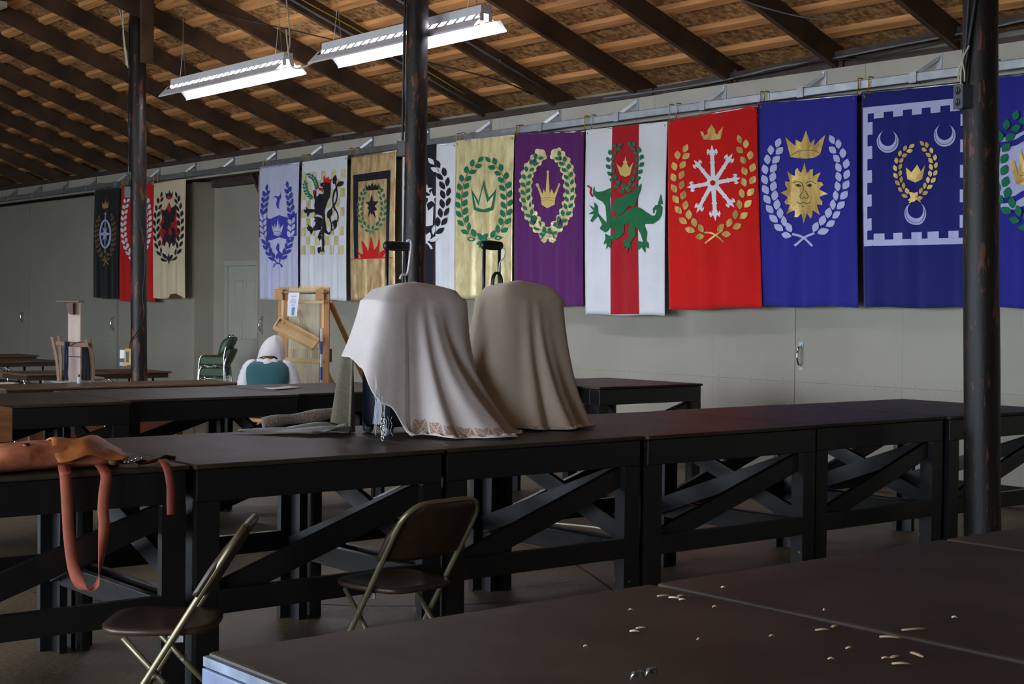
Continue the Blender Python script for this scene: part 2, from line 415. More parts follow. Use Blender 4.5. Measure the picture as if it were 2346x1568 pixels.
# entrance door in the recess
d8 = thing('door_8', 'pale panelled door with round chrome knob in the recess', None, (-19.2, 10.7, 0)); d8['kind'] = 'structure'
zt = 2.10; xa, xb = -19.68, -18.72
for q in ((xa-.08, xa, 0, zt-.001), (xb, xb+.08, 0, zt-.001), (xa-.08, xb+.08, zt, zt+.08)): G().box(q[0], q[1], 10.69, 10.739, q[2], q[3]).build('door_frame', 'door_paint', d8, bevel=.006)
lf = G().box(xa+.004, xb-.004, 10.715, 10.745, .01, zt-.004).build('door_leaf', 'door_paint', d8)
for za, zb in ((.12, .62), (1.02, 1.9)):
    for a, b in ((xa+.16, xa+.44), (xa+.52, xb-.16)):
        g = G()
        for q in ((a, b, za, za+.02), (a, b, zb-.02, zb), (a, a+.02, za, zb), (b-.02, b, za, zb)): g.box(q[0], q[1], 10.706, 10.716, q[2], q[3])
        g.build('panel_moulding', 'door_paint', lf, bevel=.004)
g = G(); kx, kz = -19.52, 1.06
g.loft([[(kx+r*math.cos(2*PI*k/14), y, kz+r*math.sin(2*PI*k/14)) for k in range(14)] for r, y in ((.034, 10.714), (.034, 10.708), (.014, 10.70), (.014, 10.685), (.03, 10.672), (.034, 10.655), (.024, 10.64), (.004, 10.636))])
g.build('knob', 'chrome', lf, True, fix=True)

# galvanised door track with its brackets
tr = thing('door_track', 'galvanised box track along the wall carrying the sliding doors', 'door track', (-15, 10.3, 3.45))
zrl = 3.50
def track_z(X): return zrl
xs = [-30.8, -24.85, -19.95, -14.3, -8.9, -3.2, 5.8]
for a, b in zip(xs[:-1], xs[1:]):
    G().box(a, b, 10.285, 10.345, zrl-.075, zrl).build('rail', 'galvanised', tr, bevel=.006)
for i in range(31):
    X = -28.6+1.18*i
    if X > 5.5: break
    bk = G().box(X-.035, X+.035, 10.275, 10.355, zrl-.082, zrl+.008).build('bracket_band', 'galvanised', tr)
    g = G().box(X+.12, X+.175, 10.424, 10.43, zrl-.02, zrl+.155)
    g.beam((X+.02, 10.33, zrl+.01), (X+.15, 10.42, zrl+.12), .03, .008, (0, 0, 1)); g.build('bracket_arm', 'galvanised', bk)
    G().tube([(X+.148, 10.424, zrl+.13), (X+.148, 10.414, zrl+.13)], .012, 8).build('bolt', 'steel', bk)
# grey cables lying along the top plate
def cable(pts, r, m, label, n=5, cat='cable'):
    o = G().tube(smooth_path(pts, n), r, 6).build('cable', m, None, True); return tag(o, label, cat)
cable([(-11.2, 10.385, 3.69), (-10.4, 10.385, 3.685), (-9.5, 10.385, 3.695), (-8.9, 10.385, 3.735), (-8.3, 10.385, 3.74), (-7.6, 10.385, 3.765), (-6.9, 10.385, 3.785), (-6.0, 10.38, 3.83), (-5, 10.38, 3.85)], .009, 'cable_grey', 'grey cable sagging along the top plate over the blue banners')
cable([(-9.4, 10.36, 3.69), (-8.8, 10.36, 3.71), (-8.35, 10.36, 3.735), (-7.9, 10.36, 3.69), (-7.5, 10.36, 3.705), (-6.9, 10.36, 3.735), (-6.0, 10.36, 3.75)], .006, 'cable_black', 'thin dark cable drooping below the top plate at the right')
# conduits running down two rafters
def conduit(X, off, label, m='cable_grey', r=.013, ya=10.3, yb=4.0, dz=.1):
    pts = [(X+.055+r, y, zr(y, dz)) for y in (ya, 9.2, 8, 6.8, 5.4, yb)]
    o = G().tube(pts, r, 8).build('conduit', m, None, True); tag(o, label, 'conduit')
    for y in (9.6, 7.7, 5.8): G().box(X+.055, X+.055+2*r+.004, y-.012, y+.012, zr(y, dz)-r-.006, zr(y, dz)+r+.006).build('clip', 'galvanised', o)
conduit(RX[13], 0, 'grey metal conduit along the rafter right of the middle post')
conduit(RX[14], 0, 'grey metal conduit along the rafter behind the middle post', dz=.06)
o = G().tube(smooth_path([(RX[14]+.07, y, zr(y, .13)+.01*math.sin(y*3)) for y in (10.1, 9.3, 8.6, 8, 7.2, 6.2, 5.0)], 3), .007, 6).build('cable', 'cable_yellow', None, True)
tag(o, 'thin yellow cable clipped along the rafter beside the conduit', 'cable')
cable([(RX[16]+.02, 5.0, zr(5.0)-.02), (RX[15]+.5, 6.6, zr(6.6)-.06), (RX[15]+.07, 7.6, zr(7.6, .02)), (RX[14]-.3, 8.3, zr(8.3)-.03), (RX[13]-.2, 9.6, zr(9.6)-.02), (RX[13]+.02, 10.1, zr(10.1)-.01)], .008, 'cable_black', 'thin black wire strung loosely across the rafters behind the lamps')
cable([(RX[10]-.15, 8.4, zr(8.4)-.02), (RX[10]+.0, 9.1, zr(9.1)-.03), (RX[10]+.25, 9.5, zr(9.5)-.02), (RX[10]+.5, 9.75, zr(9.75)-.0)], .006, 'cable_grey', 'loose grey wire hanging at the rafter above the red banner')

# posts
def post(base_px, top_px, Y, r, label, zb=0):
    a = onY(*base_px, Y); b = onY(*top_px, Y)
    d = (b-a)/(b.z-a.z); p0 = a+d*(zb-a.z); p1 = a+d*(zr(Y)-a.z+.05)
    g = G(); rings = []
    n = 22
    for i in range(30):
        t = i/29; c = p0.lerp(p1, t)
        rings.append([(c.x+math.cos(2*PI*k/n)*r*(1.03-.07*t+.05*noise.noise(Vector((math.cos(2*PI*k/n)*1.3, math.sin(2*PI*k/n)*1.3, t*9+p0.x)))), c.y+math.sin(2*PI*k/n)*r*(1.03-.07*t+.05*noise.noise(Vector((math.cos(2*PI*k/n)*1.3, math.sin(2*PI*k/n)*1.3, t*9+p0.x)))), c.z) for k in range(n)])
    g.loft(rings)
    o = g.build('post', 'post_paint', None, True)
    tag(o, label, 'post', 'round timber posts holding the roof')
    return p0, d, o
P3 = post((2251, 1200), (2246, 30), 7.3, .098, 'round dark timber post at the right in front of the blue banners')
P2 = post((949, 600), (957, 10), 7.35, .095, 'round dark timber post behind the draped suitcases')
P1 = post((318.5, 860), (316, 60), 7.4, .09, 'round dark timber post at the left in front of the red banner')
# timbers bolted to the head of the left and middle posts
def pp(P, z, Y=None): return P[0]+P[1]*z
for P, nm in ((P1, 'left'), (P2, 'middle')):
    for sx in (-1, 1):
        c = pp(P, 0); zz = zr(7.4)
        o = G().box(c.x+sx*.135-.03, c.x+sx*.135+.03, 7.33, 7.47, zz-.52, zz+.2).build('post_timber', 'rafter_wood')
        tag(o, 'dark timber bolted %s the head of the %s post' % ('left of' if sx < 0 else 'right of', nm), 'timber', 'timbers bolted to the post heads')
# outlet boxes on the posts
def outlet(px, py, P, r, label, hgt, wdt):
    z = onY(px, py, (P[0]+P[1]*2).y-.1).z
    c = P[0]+P[1]*z
    dirv = (onY(px, py, c.y-r*.8)-c); dirv.z = 0; dirv.normalize()
    t = Vector((-dirv.y, dirv.x, 0))
    e = thing('outlet_box', label, 'outlet', c+dirv*r, 0, 'outlet boxes on the posts')
    cc = c+dirv*(r+.025)
    G().obox(cc, dirv*.035, t*wdt/2, (0, 0, hgt/2)).build('box', mat('outlet_grey', srgb(70, 74, 78), .5), e, bevel=.004)
    pl = G().obox(cc+dirv*.037, dirv*.002, t*wdt*.52, (0, 0, hgt*.52)).build('cover_plate', mat('plate_grey', srgb(84, 88, 92), .45), e)
    for k in (-1, 1):
        g = G(); q = cc+dirv*.041+Vector((0, 0, k*hgt*.24))
        g.loft([[q+dirv*dd+t*math.cos(2*PI*j/16)*wdt*.27+Vector((0, 0, math.sin(2*PI*j/16)*hgt*.17)) for j in range(16)] for dd in (-.004, .001)])
        s = g.build('socket', 'black_plastic', pl, fix=True)
        for kk in (-1, 1): G().obox(q+dirv*.0015+t*kk*.009+Vector((0, 0, .006)), dirv*.001, t*.0025, (0, 0, .008)).build('slot', 'cable_grey', s)
    return cc, dirv
O3 = outlet(2221, 222, P3, .095, 'grey twin outlet box on the right post', .13, .075)
O2 = outlet(920, 340, P2, .092, 'grey twin outlet box on the middle post', .13, .075)
O1 = outlet(295, 440, P1, .09, 'grey outlet box on the left post before the red banner', .13, .075)
# cables running down the posts into the boxes
def post_cable(P, r, O, label, m, lateral, ztop, rad=.007, wob=.02):
    pts = []
    z = O[0].z+.07; t = Vector((-O[1].y, O[1].x, 0))
    n = 9
    for i in range(n):
        f = i/(n-1); zz = z+(ztop-z)*f
        c = P[0]+P[1]*zz
        ang = lateral*min(1, f*3)+wob*math.sin(f*17+lateral)
        dv = O[1]*math.cos(ang)+t*math.sin(ang)
        pts.append(c+dv*(r+.012+.012*(1-f)))
    return cable(pts, rad, m, label, 4)
post_cable(P3, .098, O3, 'black cable running down the right post into its outlet box', 'cable_black', .5, zr(7.3), .011)
post_cable(P3, .098, O3, 'second black cable on the right post beside the first', 'cable_black', .95, zr(7.3), .011)
post_cable(P2, .095, O2, 'black cable running down the middle post into its outlet box', 'cable_black', .1, zr(7.35), .01)
post_cable(P2, .095, O2, 'grey cable beside the black one on the middle post', 'cable_grey', -.25, zr(7.35), .006, .12)
post_cable(P1, .09, O1, 'black cable running down the left post into its outlet box', 'cable_black', .25, zr(7.4), .008, .15)
post_cable(P1, .09, O1, 'grey cable twisting down the left post', 'cable_grey', .0, zr(7.4), .006, .25)
# frayed pale straps tied above the right outlet
c3 = O3[0]; t3 = Vector((-O3[1].y, O3[1].x, 0))
for i, (dx, dz) in enumerate(((-.03, .08), (0, .075), (.02, .09))):
    o = G().tube(smooth_path([c3+O3[1]*.02+t3*(dx*-1)+Vector((0, 0, dz)), c3+O3[1]*.03+t3*(.01-dx)+Vector((0, 0, dz+.05)), c3+O3[1]*.02+t3*.01+Vector((0, 0, dz+.12)), c3+O3[1]*.0+t3*(.02*(i-1)+.02)+Vector((0, 0, dz+.19))], 5), .005, 5).build('cord_tie', 'cable_white', None, True)
    tag(o, 'frayed pale cord tie above the right outlet box, %s of three' % ('leftmost', 'middle', 'rightmost')[i], 'cord', 'frayed cord ties on the right post')
# long grey cord hanging across the left post down to the power strip, and the pale cables above
def on_post(P, r, px, py, out=.012):
    q = onY(px, py, (P[0]+P[1]*2).y-r-out); return q
cable([on_post(P1, .09, x, y) for x, y in ((300, 395), (310, 440), (318, 500), (331, 560), (332, 620), (326, 680), (330, 720), (315, 760), (300, 780), (297, 800))], .006, 'cable_black', 'black cord wavering down the left post to the power strip')
for i, (a, b) in enumerate((((268, 0), (296, 155)), ((276, 0), (291, 150)))):
    pts = [onY(a[0]+(b[0]-a[0])*f+3*math.sin(f*5+i), a[1]+(b[1]-a[1])*f, 7.2) for f in (0, .3, .6, 1)]
    cable(pts, .007, 'cable_white', 'pale cable dropping from the roof beside the left post%s' % (', nearer the post' if i else ''))

# fluorescent shop lights
def shop_light(p0, p1, Y, label, lead):
    a = onY(*p0, Y); b = onY(*p1, Y); z = (a.z+b.z)/2; x0, x1 = a.x, b.x
    e = thing('shop_light', label, 'lamp', ((x0+x1)/2, Y, z), 0, 'fluorescent shop lights hung from the rafters')
    G().box(x0+.06, x1-.06, Y-.055, Y+.055, z+.055, z+.125).build('housing', 'white_enamel', e, bevel=.004)
    # slotted angled reflectors
    for sgn in (-1, 1):
        rf = G(); n = 20; xs = [x0+(x1-x0)*i/n for i in range(n+1)]
        def R(f, x): return (x, Y+sgn*(.05+.12*f), z+.06-.125*f)
        rf.sheet([[R(0, x), R(.08, x)] for x in (x0+.06, x1-.06)])
        for i in range(n):
            u0, u1 = xs[i], xs[i+1]
            rf.sheet([[R(.08, u0), R(.42, u0)], [R(.08, u0+.045), R(.42, u0+.045)]])
        rf.sheet([[R(.42, x), R(1, x)] for x in (x0, x1)])
        rf.sheet([[R(1, x), (x, Y+sgn*.17, z-.08)] for x in (x0, x1)])
        rf.build('reflector', 'white_enamel', e)
        G().tube([(x0+.08, Y+sgn*.045, z+.02), (x1-.08, Y+sgn*.045, z+.02)], .019, 10).build('fluorescent_tube', 'tube_glow', e, True)
        for x in (x0+.07, x1-.07): G().box(x-.012, x+.012, Y+sgn*.045-.02, Y+sgn*.045+.02, z-.005, z+.06).build('tube_socket', 'white_enamel', e)
    for x in (x0+.25, x1-.25):
        zt = zr(Y)+.02
        for s in (-1, 1):
            pts = [(x+s*.07, Y, z+.125), (x+s*.05, Y, z+.2), (x+s*.012, Y, min(zt, z+.42))]
            G().tube(pts, .003, 5).build('hanger_wire', 'steel', e)
        G().tube([(x, Y, z+.41), (x, Y, max(zt, z+.45))], .004, 5).build('chain', 'steel', e)
    return x0, x1, z
L2 = shop_light((740, 128), (1124, 50), 7.62, 'white fluorescent shop light hanging behind the middle post', 0)
L1 = shop_light((395, 208), (668, 150), 7.62, 'white fluorescent shop light hanging between the left and middle posts', 0)
cable([(L1[1]-.1, 7.6, L1[2]+.1), (L1[1]+.0, 7.6, L1[2]+.22), (L1[1]-.12, 7.62, zr(7.62)-.05)], .008, 'cable_white', 'pale cord rising from the left shop light to the rafter')
cable([(L1[1]-.08, 7.6, L1[2]+.35), (L1[1]-.02, 7.6, L1[2]+.1), (L1[1]+.1, 7.58, L1[2]-.05), (L1[1]+.35, 7.58, L1[2]-.06), (L2[0]+.06, 7.6, L2[2]+.02)], .008, 'cable_white', 'pale cord slung between the two shop lights')
# grey painted tie board at the top left corner
o = G().box(-20.8, -17.6, 6.35, 6.6, 5.05, 5.12).build('tie_board', 'board_paint'); tag(o, 'pale grey painted board high under the roof at the top left', 'board')
# ------------------------------------------------------------------ black platform tables
HT = .92
def platform(x0, x1, y0, y1, label, group, rot=0):
    """square platform: boarded top, aprons, L-shaped legs, low rails and diagonal braces on every side"""
    cx, cy = (x0+x1)/2, (y0+y1)/2
    e = thing('platform_table', label, 'table', (cx, cy, 0), rot, group)
    a, b = (x1-x0)/2, (y1-y0)/2
    loc = dict(local=True)
    G().box(-a, a, -b, b, HT-.02, HT).build('top', 'table_top', e, local=True, bevel=.007)
    i = .012; t = .034
    for sx in (-1, 1):
        X = sx*(a-i-t/2); lw = .098
        G().box(X-t/2, X+t/2, -b+i, b-i, HT-.145, HT-.022).build('apron', 'black_paint', e, local=True, bevel=.003)
        G().box(X-t/2, X+t/2, -b+i+lw+.001, b-i-lw-.001, .335, .43).build('low_rail', 'black_paint', e, local=True, bevel=.003)
        xb = X-sx*t
        G().beam((xb, -b+.075, .385), (xb, b-.085, HT-.19), .095, t*.96, (0, 0, 1)).build('brace', 'black_paint', e, local=True, bevel=.003)
        for sy in (-1, 1):
            # leg: two boards forming an L
            g = G()
            y_out = sy*(b-i); y_in = sy*(b-i-lw)
            g.box(X-t/2, X+t/2, min(y_out, y_in), max(y_out, y_in), 0, HT-.146)
            xo = X-sx*t/2; xi = sx*(a-i-t-.088)
            yb0, yb1 = sorted((y_out-sy*.012, y_out-sy*(.012+t)))
            g.box(min(xo, xi), max(xo, xi), yb0, yb1, 0, HT-.022)
            g.build('leg', 'black_paint', e, local=True)
    for sy in (-1, 1):
        Y = sy*(b-i-t/2)
        G().box(-a+i+t+.09, a-i-t-.09, Y-t/2-sy*.012, Y+t/2-sy*.012, HT-.145, HT-.022).build('apron', 'black_paint', e, local=True, bevel=.003)
        G().box(-a+.135, a-.135, Y-t/2-sy*.012, Y+t/2-sy*.012, .30, .395).build('low_rail', 'black_paint', e, local=True, bevel=.003)
        Yb = Y-sy*(t+.014); k = sy
        G().beam((-k*(a-.1), Yb, .36), (k*(a-.1), Yb, HT-.19), .09, t*.9, (0, 0, 1)).build('brace', 'black_paint', e, local=True)
    return e
g2 = 'black platform tables of the middle row'
XF = -5.10; DEP = 1.23
R2 = []
ys = [.22, 1.42, 2.63, 3.83, 5.03, 6.33, 7.53, 8.78]
lab2 = ['black platform table of the middle row, cut by the left picture edge', 'black platform table of the middle row under the orange leather bag',
        'black platform table of the middle row behind the two folding chairs', 'black platform table of the middle row under the draped suitcases',
        'black platform table of the middle row with the red sheen, right of the suitcases', 'black platform table of the middle row left of the right post',
        'last black platform table of the middle row, behind the right post']
for i in range(1, 7):
    dx = (0, 0, .01, .0, .015, -.01, .01)[i]
    R2.append(platform(XF-DEP+dx, XF+dx, ys[i]+.008, ys[i+1]-.008, lab2[i] if i > 1 else lab2[1], g2))
g3 = 'black platform tables of the back row'
for (ya, yb, xf, lb) in ((1.52, 2.74, -8.55, 'black platform table of the back row, leftmost behind the bag'), (2.76, 4.03, -8.63, 'black platform table of the back row right behind the orange leather bag'),
                         (4.05, 5.33, -8.77, 'black platform table of the back row in front of the person'), (5.35, 6.60, -8.84, 'black platform table of the back row beside the loom and suitcases'),
                         (6.62, 7.84, -8.68, 'black platform table of the back row hidden behind the suitcases'), (7.86, 9.03, -8.48, 'last black platform table of the back row, nearest the wall')):
    platform(xf-1.15, xf, ya, yb, lb, g3)
g1 = 'black platform tables of the front row'
for (ya, yb, lb) in ((1.235, 2.325, 'nearest black platform table with the pale corner at the bottom'), (2.345, 3.425, 'black platform table of the front row littered near its seam at the lower right'),
                     (3.445, 4.54, 'black platform table of the front row before the right post base'), (4.56, 5.66, 'farthest black platform table of the front row at the right edge')):
    e1 = platform(-2.335, -1.12, ya, yb, lb, g1)
    if ya < 1.3:  # pale blue-grey board and edging laid over the black table's end
        G().box(-2.325, -1.13, ya-.016, ya-.002, HT-.15, HT-.024).build('end_board', mat('grey_blue_end', srgb(112, 124, 156), .5, var=.15, scale=12), e1, bevel=.003)
        G().box(-2.331, -1.124, ya-.010, ya+.002, HT-.023, HT-.006).build('top_edging', mat('grey_blue_edge', srgb(120, 130, 150), .5, var=.3, scale=20), e1)

# ------------------------------------------------------------------ folding chairs
mat('chair_brown', srgb(58, 42, 30), .38, var=.12, scale=20)
mat('chair_tube', srgb(128, 118, 92), .32, .55, var=.08)
def folding_chair(label, loc, rz):
    """front is local +x; tubes run from the back rest to the front feet, second pair crosses them"""
    e = thing('folding_chair', label, 'chair', loc, rz, 'brown metal folding chairs')
    hw = .205
    # back hoop + front legs: one bent tube
    def P(s, y): # along the front-leg line: s=0 front foot, 1 top of the back
        return (.235-.475*s, y, .012+.765*s)
    hoop = [P(0, -hw), P(.3, -hw), P(.62, -hw), P(.86, -hw), P(.94, -hw+.012), P(.985, -hw+.05), P(1, -hw+.11), P(1, 0), P(1, hw-.11), P(.985, hw-.05), P(.94, hw-.012), P(.86, hw), P(.62, hw), P(.3, hw), P(0, hw)]
    G().tube(smooth_path(hoop, 4), .0115, 10).build('front_leg_hoop', 'chair_tube', e, True, True)
    # back panel wrapped round the upper hoop
    rows = []
    for s in (.70, .72, .76, .82, .90, .96, 1.005):
        yy = hw+.014 if s < .9 else (hw-.004 if s < .96 else hw-.09)
        if s >= .955 and s < 1: yy = hw-.035
        r = []
        for k in range(13):
            y = -yy+2*yy*k/12; x, _, z = P(s, 0)
            bow = -.022*(1-(y/hw)**2)
            r.append((x+bow*.86, y, z+bow*.5))
        rows.append(r)
    g = G().sheet(rows); n = len(g.v)
    off = Vector((.017, 0, .010))
    g2_ = G().sheet([[Vector(p)+off for p in r][::-1] for r in rows])
    g.v += g2_.v; g.f += [tuple(i+n for i in f) for f in g2_.f]
    # rim
    nu = 13; nr = len(rows)
    for k in range(nu-1):
        a, b = k, k+1; c, d = n+(nu-1-k-1), n+(nu-1-k); g.f.append((a, b, c, d)[::-1])
        a, b = (nr-1)*nu+k, (nr-1)*nu+k+1; c, d = n+(nr-1)*nu+(nu-1-k-1), n+(nr-1)*nu+(nu-1-k); g.f.append((a, b, c, d))
    for i in range(nr-1):
        a, b = i*nu, (i+1)*nu; c, d = n+(i+1)*nu+nu-1, n+i*nu+nu-1; g.f.append((a, b, c, d))
        a, b = i*nu+nu-1, (i+1)*nu+nu-1; c, d = n+(i+1)*nu, n+i*nu; g.f.append((a, b, c, d)[::-1])
    g.build('back_panel', 'chair_brown', e, True, True, fix=True)
    # seat: rounded dished pan
    def seat_ring(sc, z, dish=0):
        r = []
        for k in range(28):
            an = 2*PI*k/28; c, s = math.cos(an), math.sin(an)
            x = .195*sc*math.copysign(abs(c)**.55, c); y = .2*sc*math.copysign(abs(s)**.55, s)
            if x < 0: y *= .92
            r.append((.055+x, y, z))
        return r
    g = G().loft([seat_ring(.97, .414), seat_ring(1, .420), seat_ring(1, .432), seat_ring(.96, .438), seat_ring(.8, .432), seat_ring(.45, .426), seat_ring(.1, .424)])
    g.build('seat', 'chair_brown', e, True, True, fix=True)
    # rear legs
    for s in (-1, 1):
        y = s*(hw-.032)
        G().tube([(.16, y, .405), (.02, y, .25), (-.21, y, .01)], .0105, 10).build('rear_leg', 'chair_tube', e, True, True)
        G().tube([(-.2105, y, .0), (-.206, y, .03)], .013, 8).build('foot_cap', 'black_plastic', e, True, True)
        G().tube([P(0, s*hw)[:2]+(0,), P(.03, s*hw)], .014, 8).build('foot_cap', 'black_plastic', e, True, True)
        G().tube([(.02, y-s*.012, .25), (.02, y+s*.05, .25)], .006, 8).build('pivot', 'steel', e, False, True)
        G().obox((-.02, s*(hw-.012), .405), (.026, 0, 0), (0, .003, 0), (0, 0, .011)).build('seat_bracket', 'steel', e, local=True)
    G().tube([(-.13, -hw+.032, .094), (-.13, hw-.032, .094)], .009, 8).build('cross_bar', 'chair_tube', e, True, True)
    G().tube([P(.2, -hw), P(.2, hw)], .009, 8).build('cross_bar', 'chair_tube', e, True, True)
    return e
folding_chair('brown metal folding chair seen from behind, facing the middle row', (-4.82, 3.42, 0), math.radians(187))
folding_chair('brown metal folding chair seen edge-on at the lower left', (-4.70, 2.38, 0), math.radians(233))

# ------------------------------------------------------------------ brown folding tables at the back left
mat('laminate', srgb(92, 70, 50), .4, var=.2, scale=4, stretch=(5, .6, 1), detail=6)
mat('laminate_edge', srgb(52, 38, 30), .5)
def folding_table(label, x0, x1, y0, y1, ht=.74):
    e = thing('folding_table', label, 'table', ((x0+x1)/2, (y0+y1)/2, 0), 0, 'brown folding tables at the back left')
    G().box(x0, x1, y0, y1, ht-.022, ht).build('top', 'laminate', e, bevel=.006)
    G().box(x0+.03, x1-.03, y0+.03, y1-.03, ht-.075, ht-.022).build('skirt', 'laminate_edge', e)
    for y, s in ((y0+.2, 1), (y1-.2, -1)):
        for x in (x0+.08, x1-.08):
            G().tube([(x, y, ht-.05), (x, y, .0)], .013, 8).build('leg', 'chrome', e, True)
        G().tube([(x0+.08, y, .12), (x1-.08, y, .12)], .01, 8).build('leg_bar', 'chrome', e, True)
        G().tube([((x0+x1)/2, y, .4), ((x0+x1)/2, y+s*.45, ht-.07)], .008, 6).build('leg_brace', 'chrome', e, True)
    return e
folding_table('long brown folding table with the small bottle, behind the back row', -14.05, -13.35, 5.0, 7.42)
folding_table('brown folding table just behind the left post', -16.75, -15.95, 6.2, 7.95)
folding_table('brown folding table far left beyond the wooden rack', -20.3, -19.5, 6.3, 8.05)
folding_table('farthest brown folding table by the left wall', -22.4, -21.6, 6.9, 8.6)
folding_table('brown folding table at the left picture edge behind the long one', -17.9, -17.1, 4.2, 6.1)

# brown benches beyond the back row, glimpsed between its legs
def bench(label, x0, x1, y0, y1):
    e = thing('bench', label, 'bench', ((x0+x1)/2, (y0+y1)/2, 0), 0, 'brown benches beyond the back row')
    G().box(x0, x1, y0, y1, .50, .53).build('seat', 'laminate', e, bevel=.004)
    G().box(x1-.03, x1-.01, y0+.03, y1-.03, .30, .50).build('front_board', mat('bench_red', srgb(104, 58, 36), .5, var=.2, scale=5, stretch=(1, .5, 4)), e)
    for y in (y0+.12, (y0+y1)/2, y1-.12):
        for x in (x0+.05, x1+.012): G().tube([(x, y, .52), (x+.02, y+.02, 0)], .012, 8).build('leg', 'chrome', e, True)
bench('brown bench with pale legs under the left of the back row', -12.75, -12.4, 2.9, 4.5)
bench('brown bench with pale legs under the middle of the back row', -12.7, -12.35, 4.7, 6.3)
# ------------------------------------------------------------------ banners with sewn-on emblems
YB = 10.22
CROP = {'A': (180, 330, 4.02), 'B': (560, 330, 4.021), 'C': (900, 270, 3.485), 'D': (1320, 200, 2.9045), 'E': (1720, 130, 2.570)}
def cloth(name, c, rough=.85, sheen=.2):
    return mat(name, srgb(*c), rough, var=.04, scale=3, sheen=sheen, spec=.2)
def lame(name, c, dark, rough=.36):
    """crinkled metallic cloth"""
    m, nt, b = nodes_of(name); N = nt.nodes.new; L = nt.links.new
    tc = N('ShaderNodeTexCoord'); mp = N('ShaderNodeMapping'); mp.inputs['Scale'].default_value = (6, 6, 2.4); L(tc.outputs['Object'], mp.inputs[0])
    nz = N('ShaderNodeTexNoise'); nz.inputs['Scale'].default_value = 2.2; nz.inputs['Detail'].default_value = 5; nz.inputs['Distortion'].default_value = .6; L(mp.outputs[0], nz.inputs['Vector'])
    rp = N('ShaderNodeValToRGB'); rp.color_ramp.elements[0].position = .3; rp.color_ramp.elements[1].position = .62
    rp.color_ramp.elements[0].color = (*srgb(*dark), 1); rp.color_ramp.elements[1].color = (*srgb(*c), 1)
    L(nz.outputs['Fac'], rp.inputs[0]); L(rp.outputs[0], b.inputs['Base Color'])
    b.inputs['Metallic'].default_value = .22; b.inputs['Roughness'].default_value = rough
    n2 = N('ShaderNodeTexNoise'); n2.inputs['Scale'].default_value = 9; n2.inputs['Detail'].default_value = 4; L(mp.outputs[0], n2.inputs['Vector'])
    bp = N('ShaderNodeBump'); bp.inputs['Strength'].default_value = .18; bp.inputs['Distance'].default_value = .01
    L(n2.outputs['Fac'], bp.inputs['Height']); L(bp.outputs[0], b.inputs['Normal'])
    MATS[name] = m; return m
cloth('c_black', (22, 23, 24)); cloth('c_red', (205, 18, 14)); cloth('c_cream', (222, 204, 168)); cloth('c_white', (226, 228, 232)); cloth('c_lilac', (206, 208, 236))
cloth('c_blue', (42, 42, 142)); cloth('c_navy', (30, 34, 110)); cloth('c_purple', (92, 34, 100)); cloth('c_crimson', (176, 24, 36)); cloth('c_green', (30, 116, 82)); cloth('c_leafgreen', (34, 110, 66))
cloth('c_darkgold', (112, 88, 48)); cloth('c_paleblue', (186, 190, 228)); cloth('c_tanred', (168, 22, 18)); cloth('c_ink', (26, 24, 36)); cloth('c_royal', (64, 66, 176)); cloth('c_maroon', (60, 12, 24)); cloth('c_sand', (214, 190, 112)); cloth('c_stain', (90, 58, 40))
lame('gold_pale', (246, 232, 180), (212, 188, 122)); lame('gold_warm', (232, 204, 150), (176, 138, 88)); lame('gold_small', (214, 180, 96), (160, 122, 52))

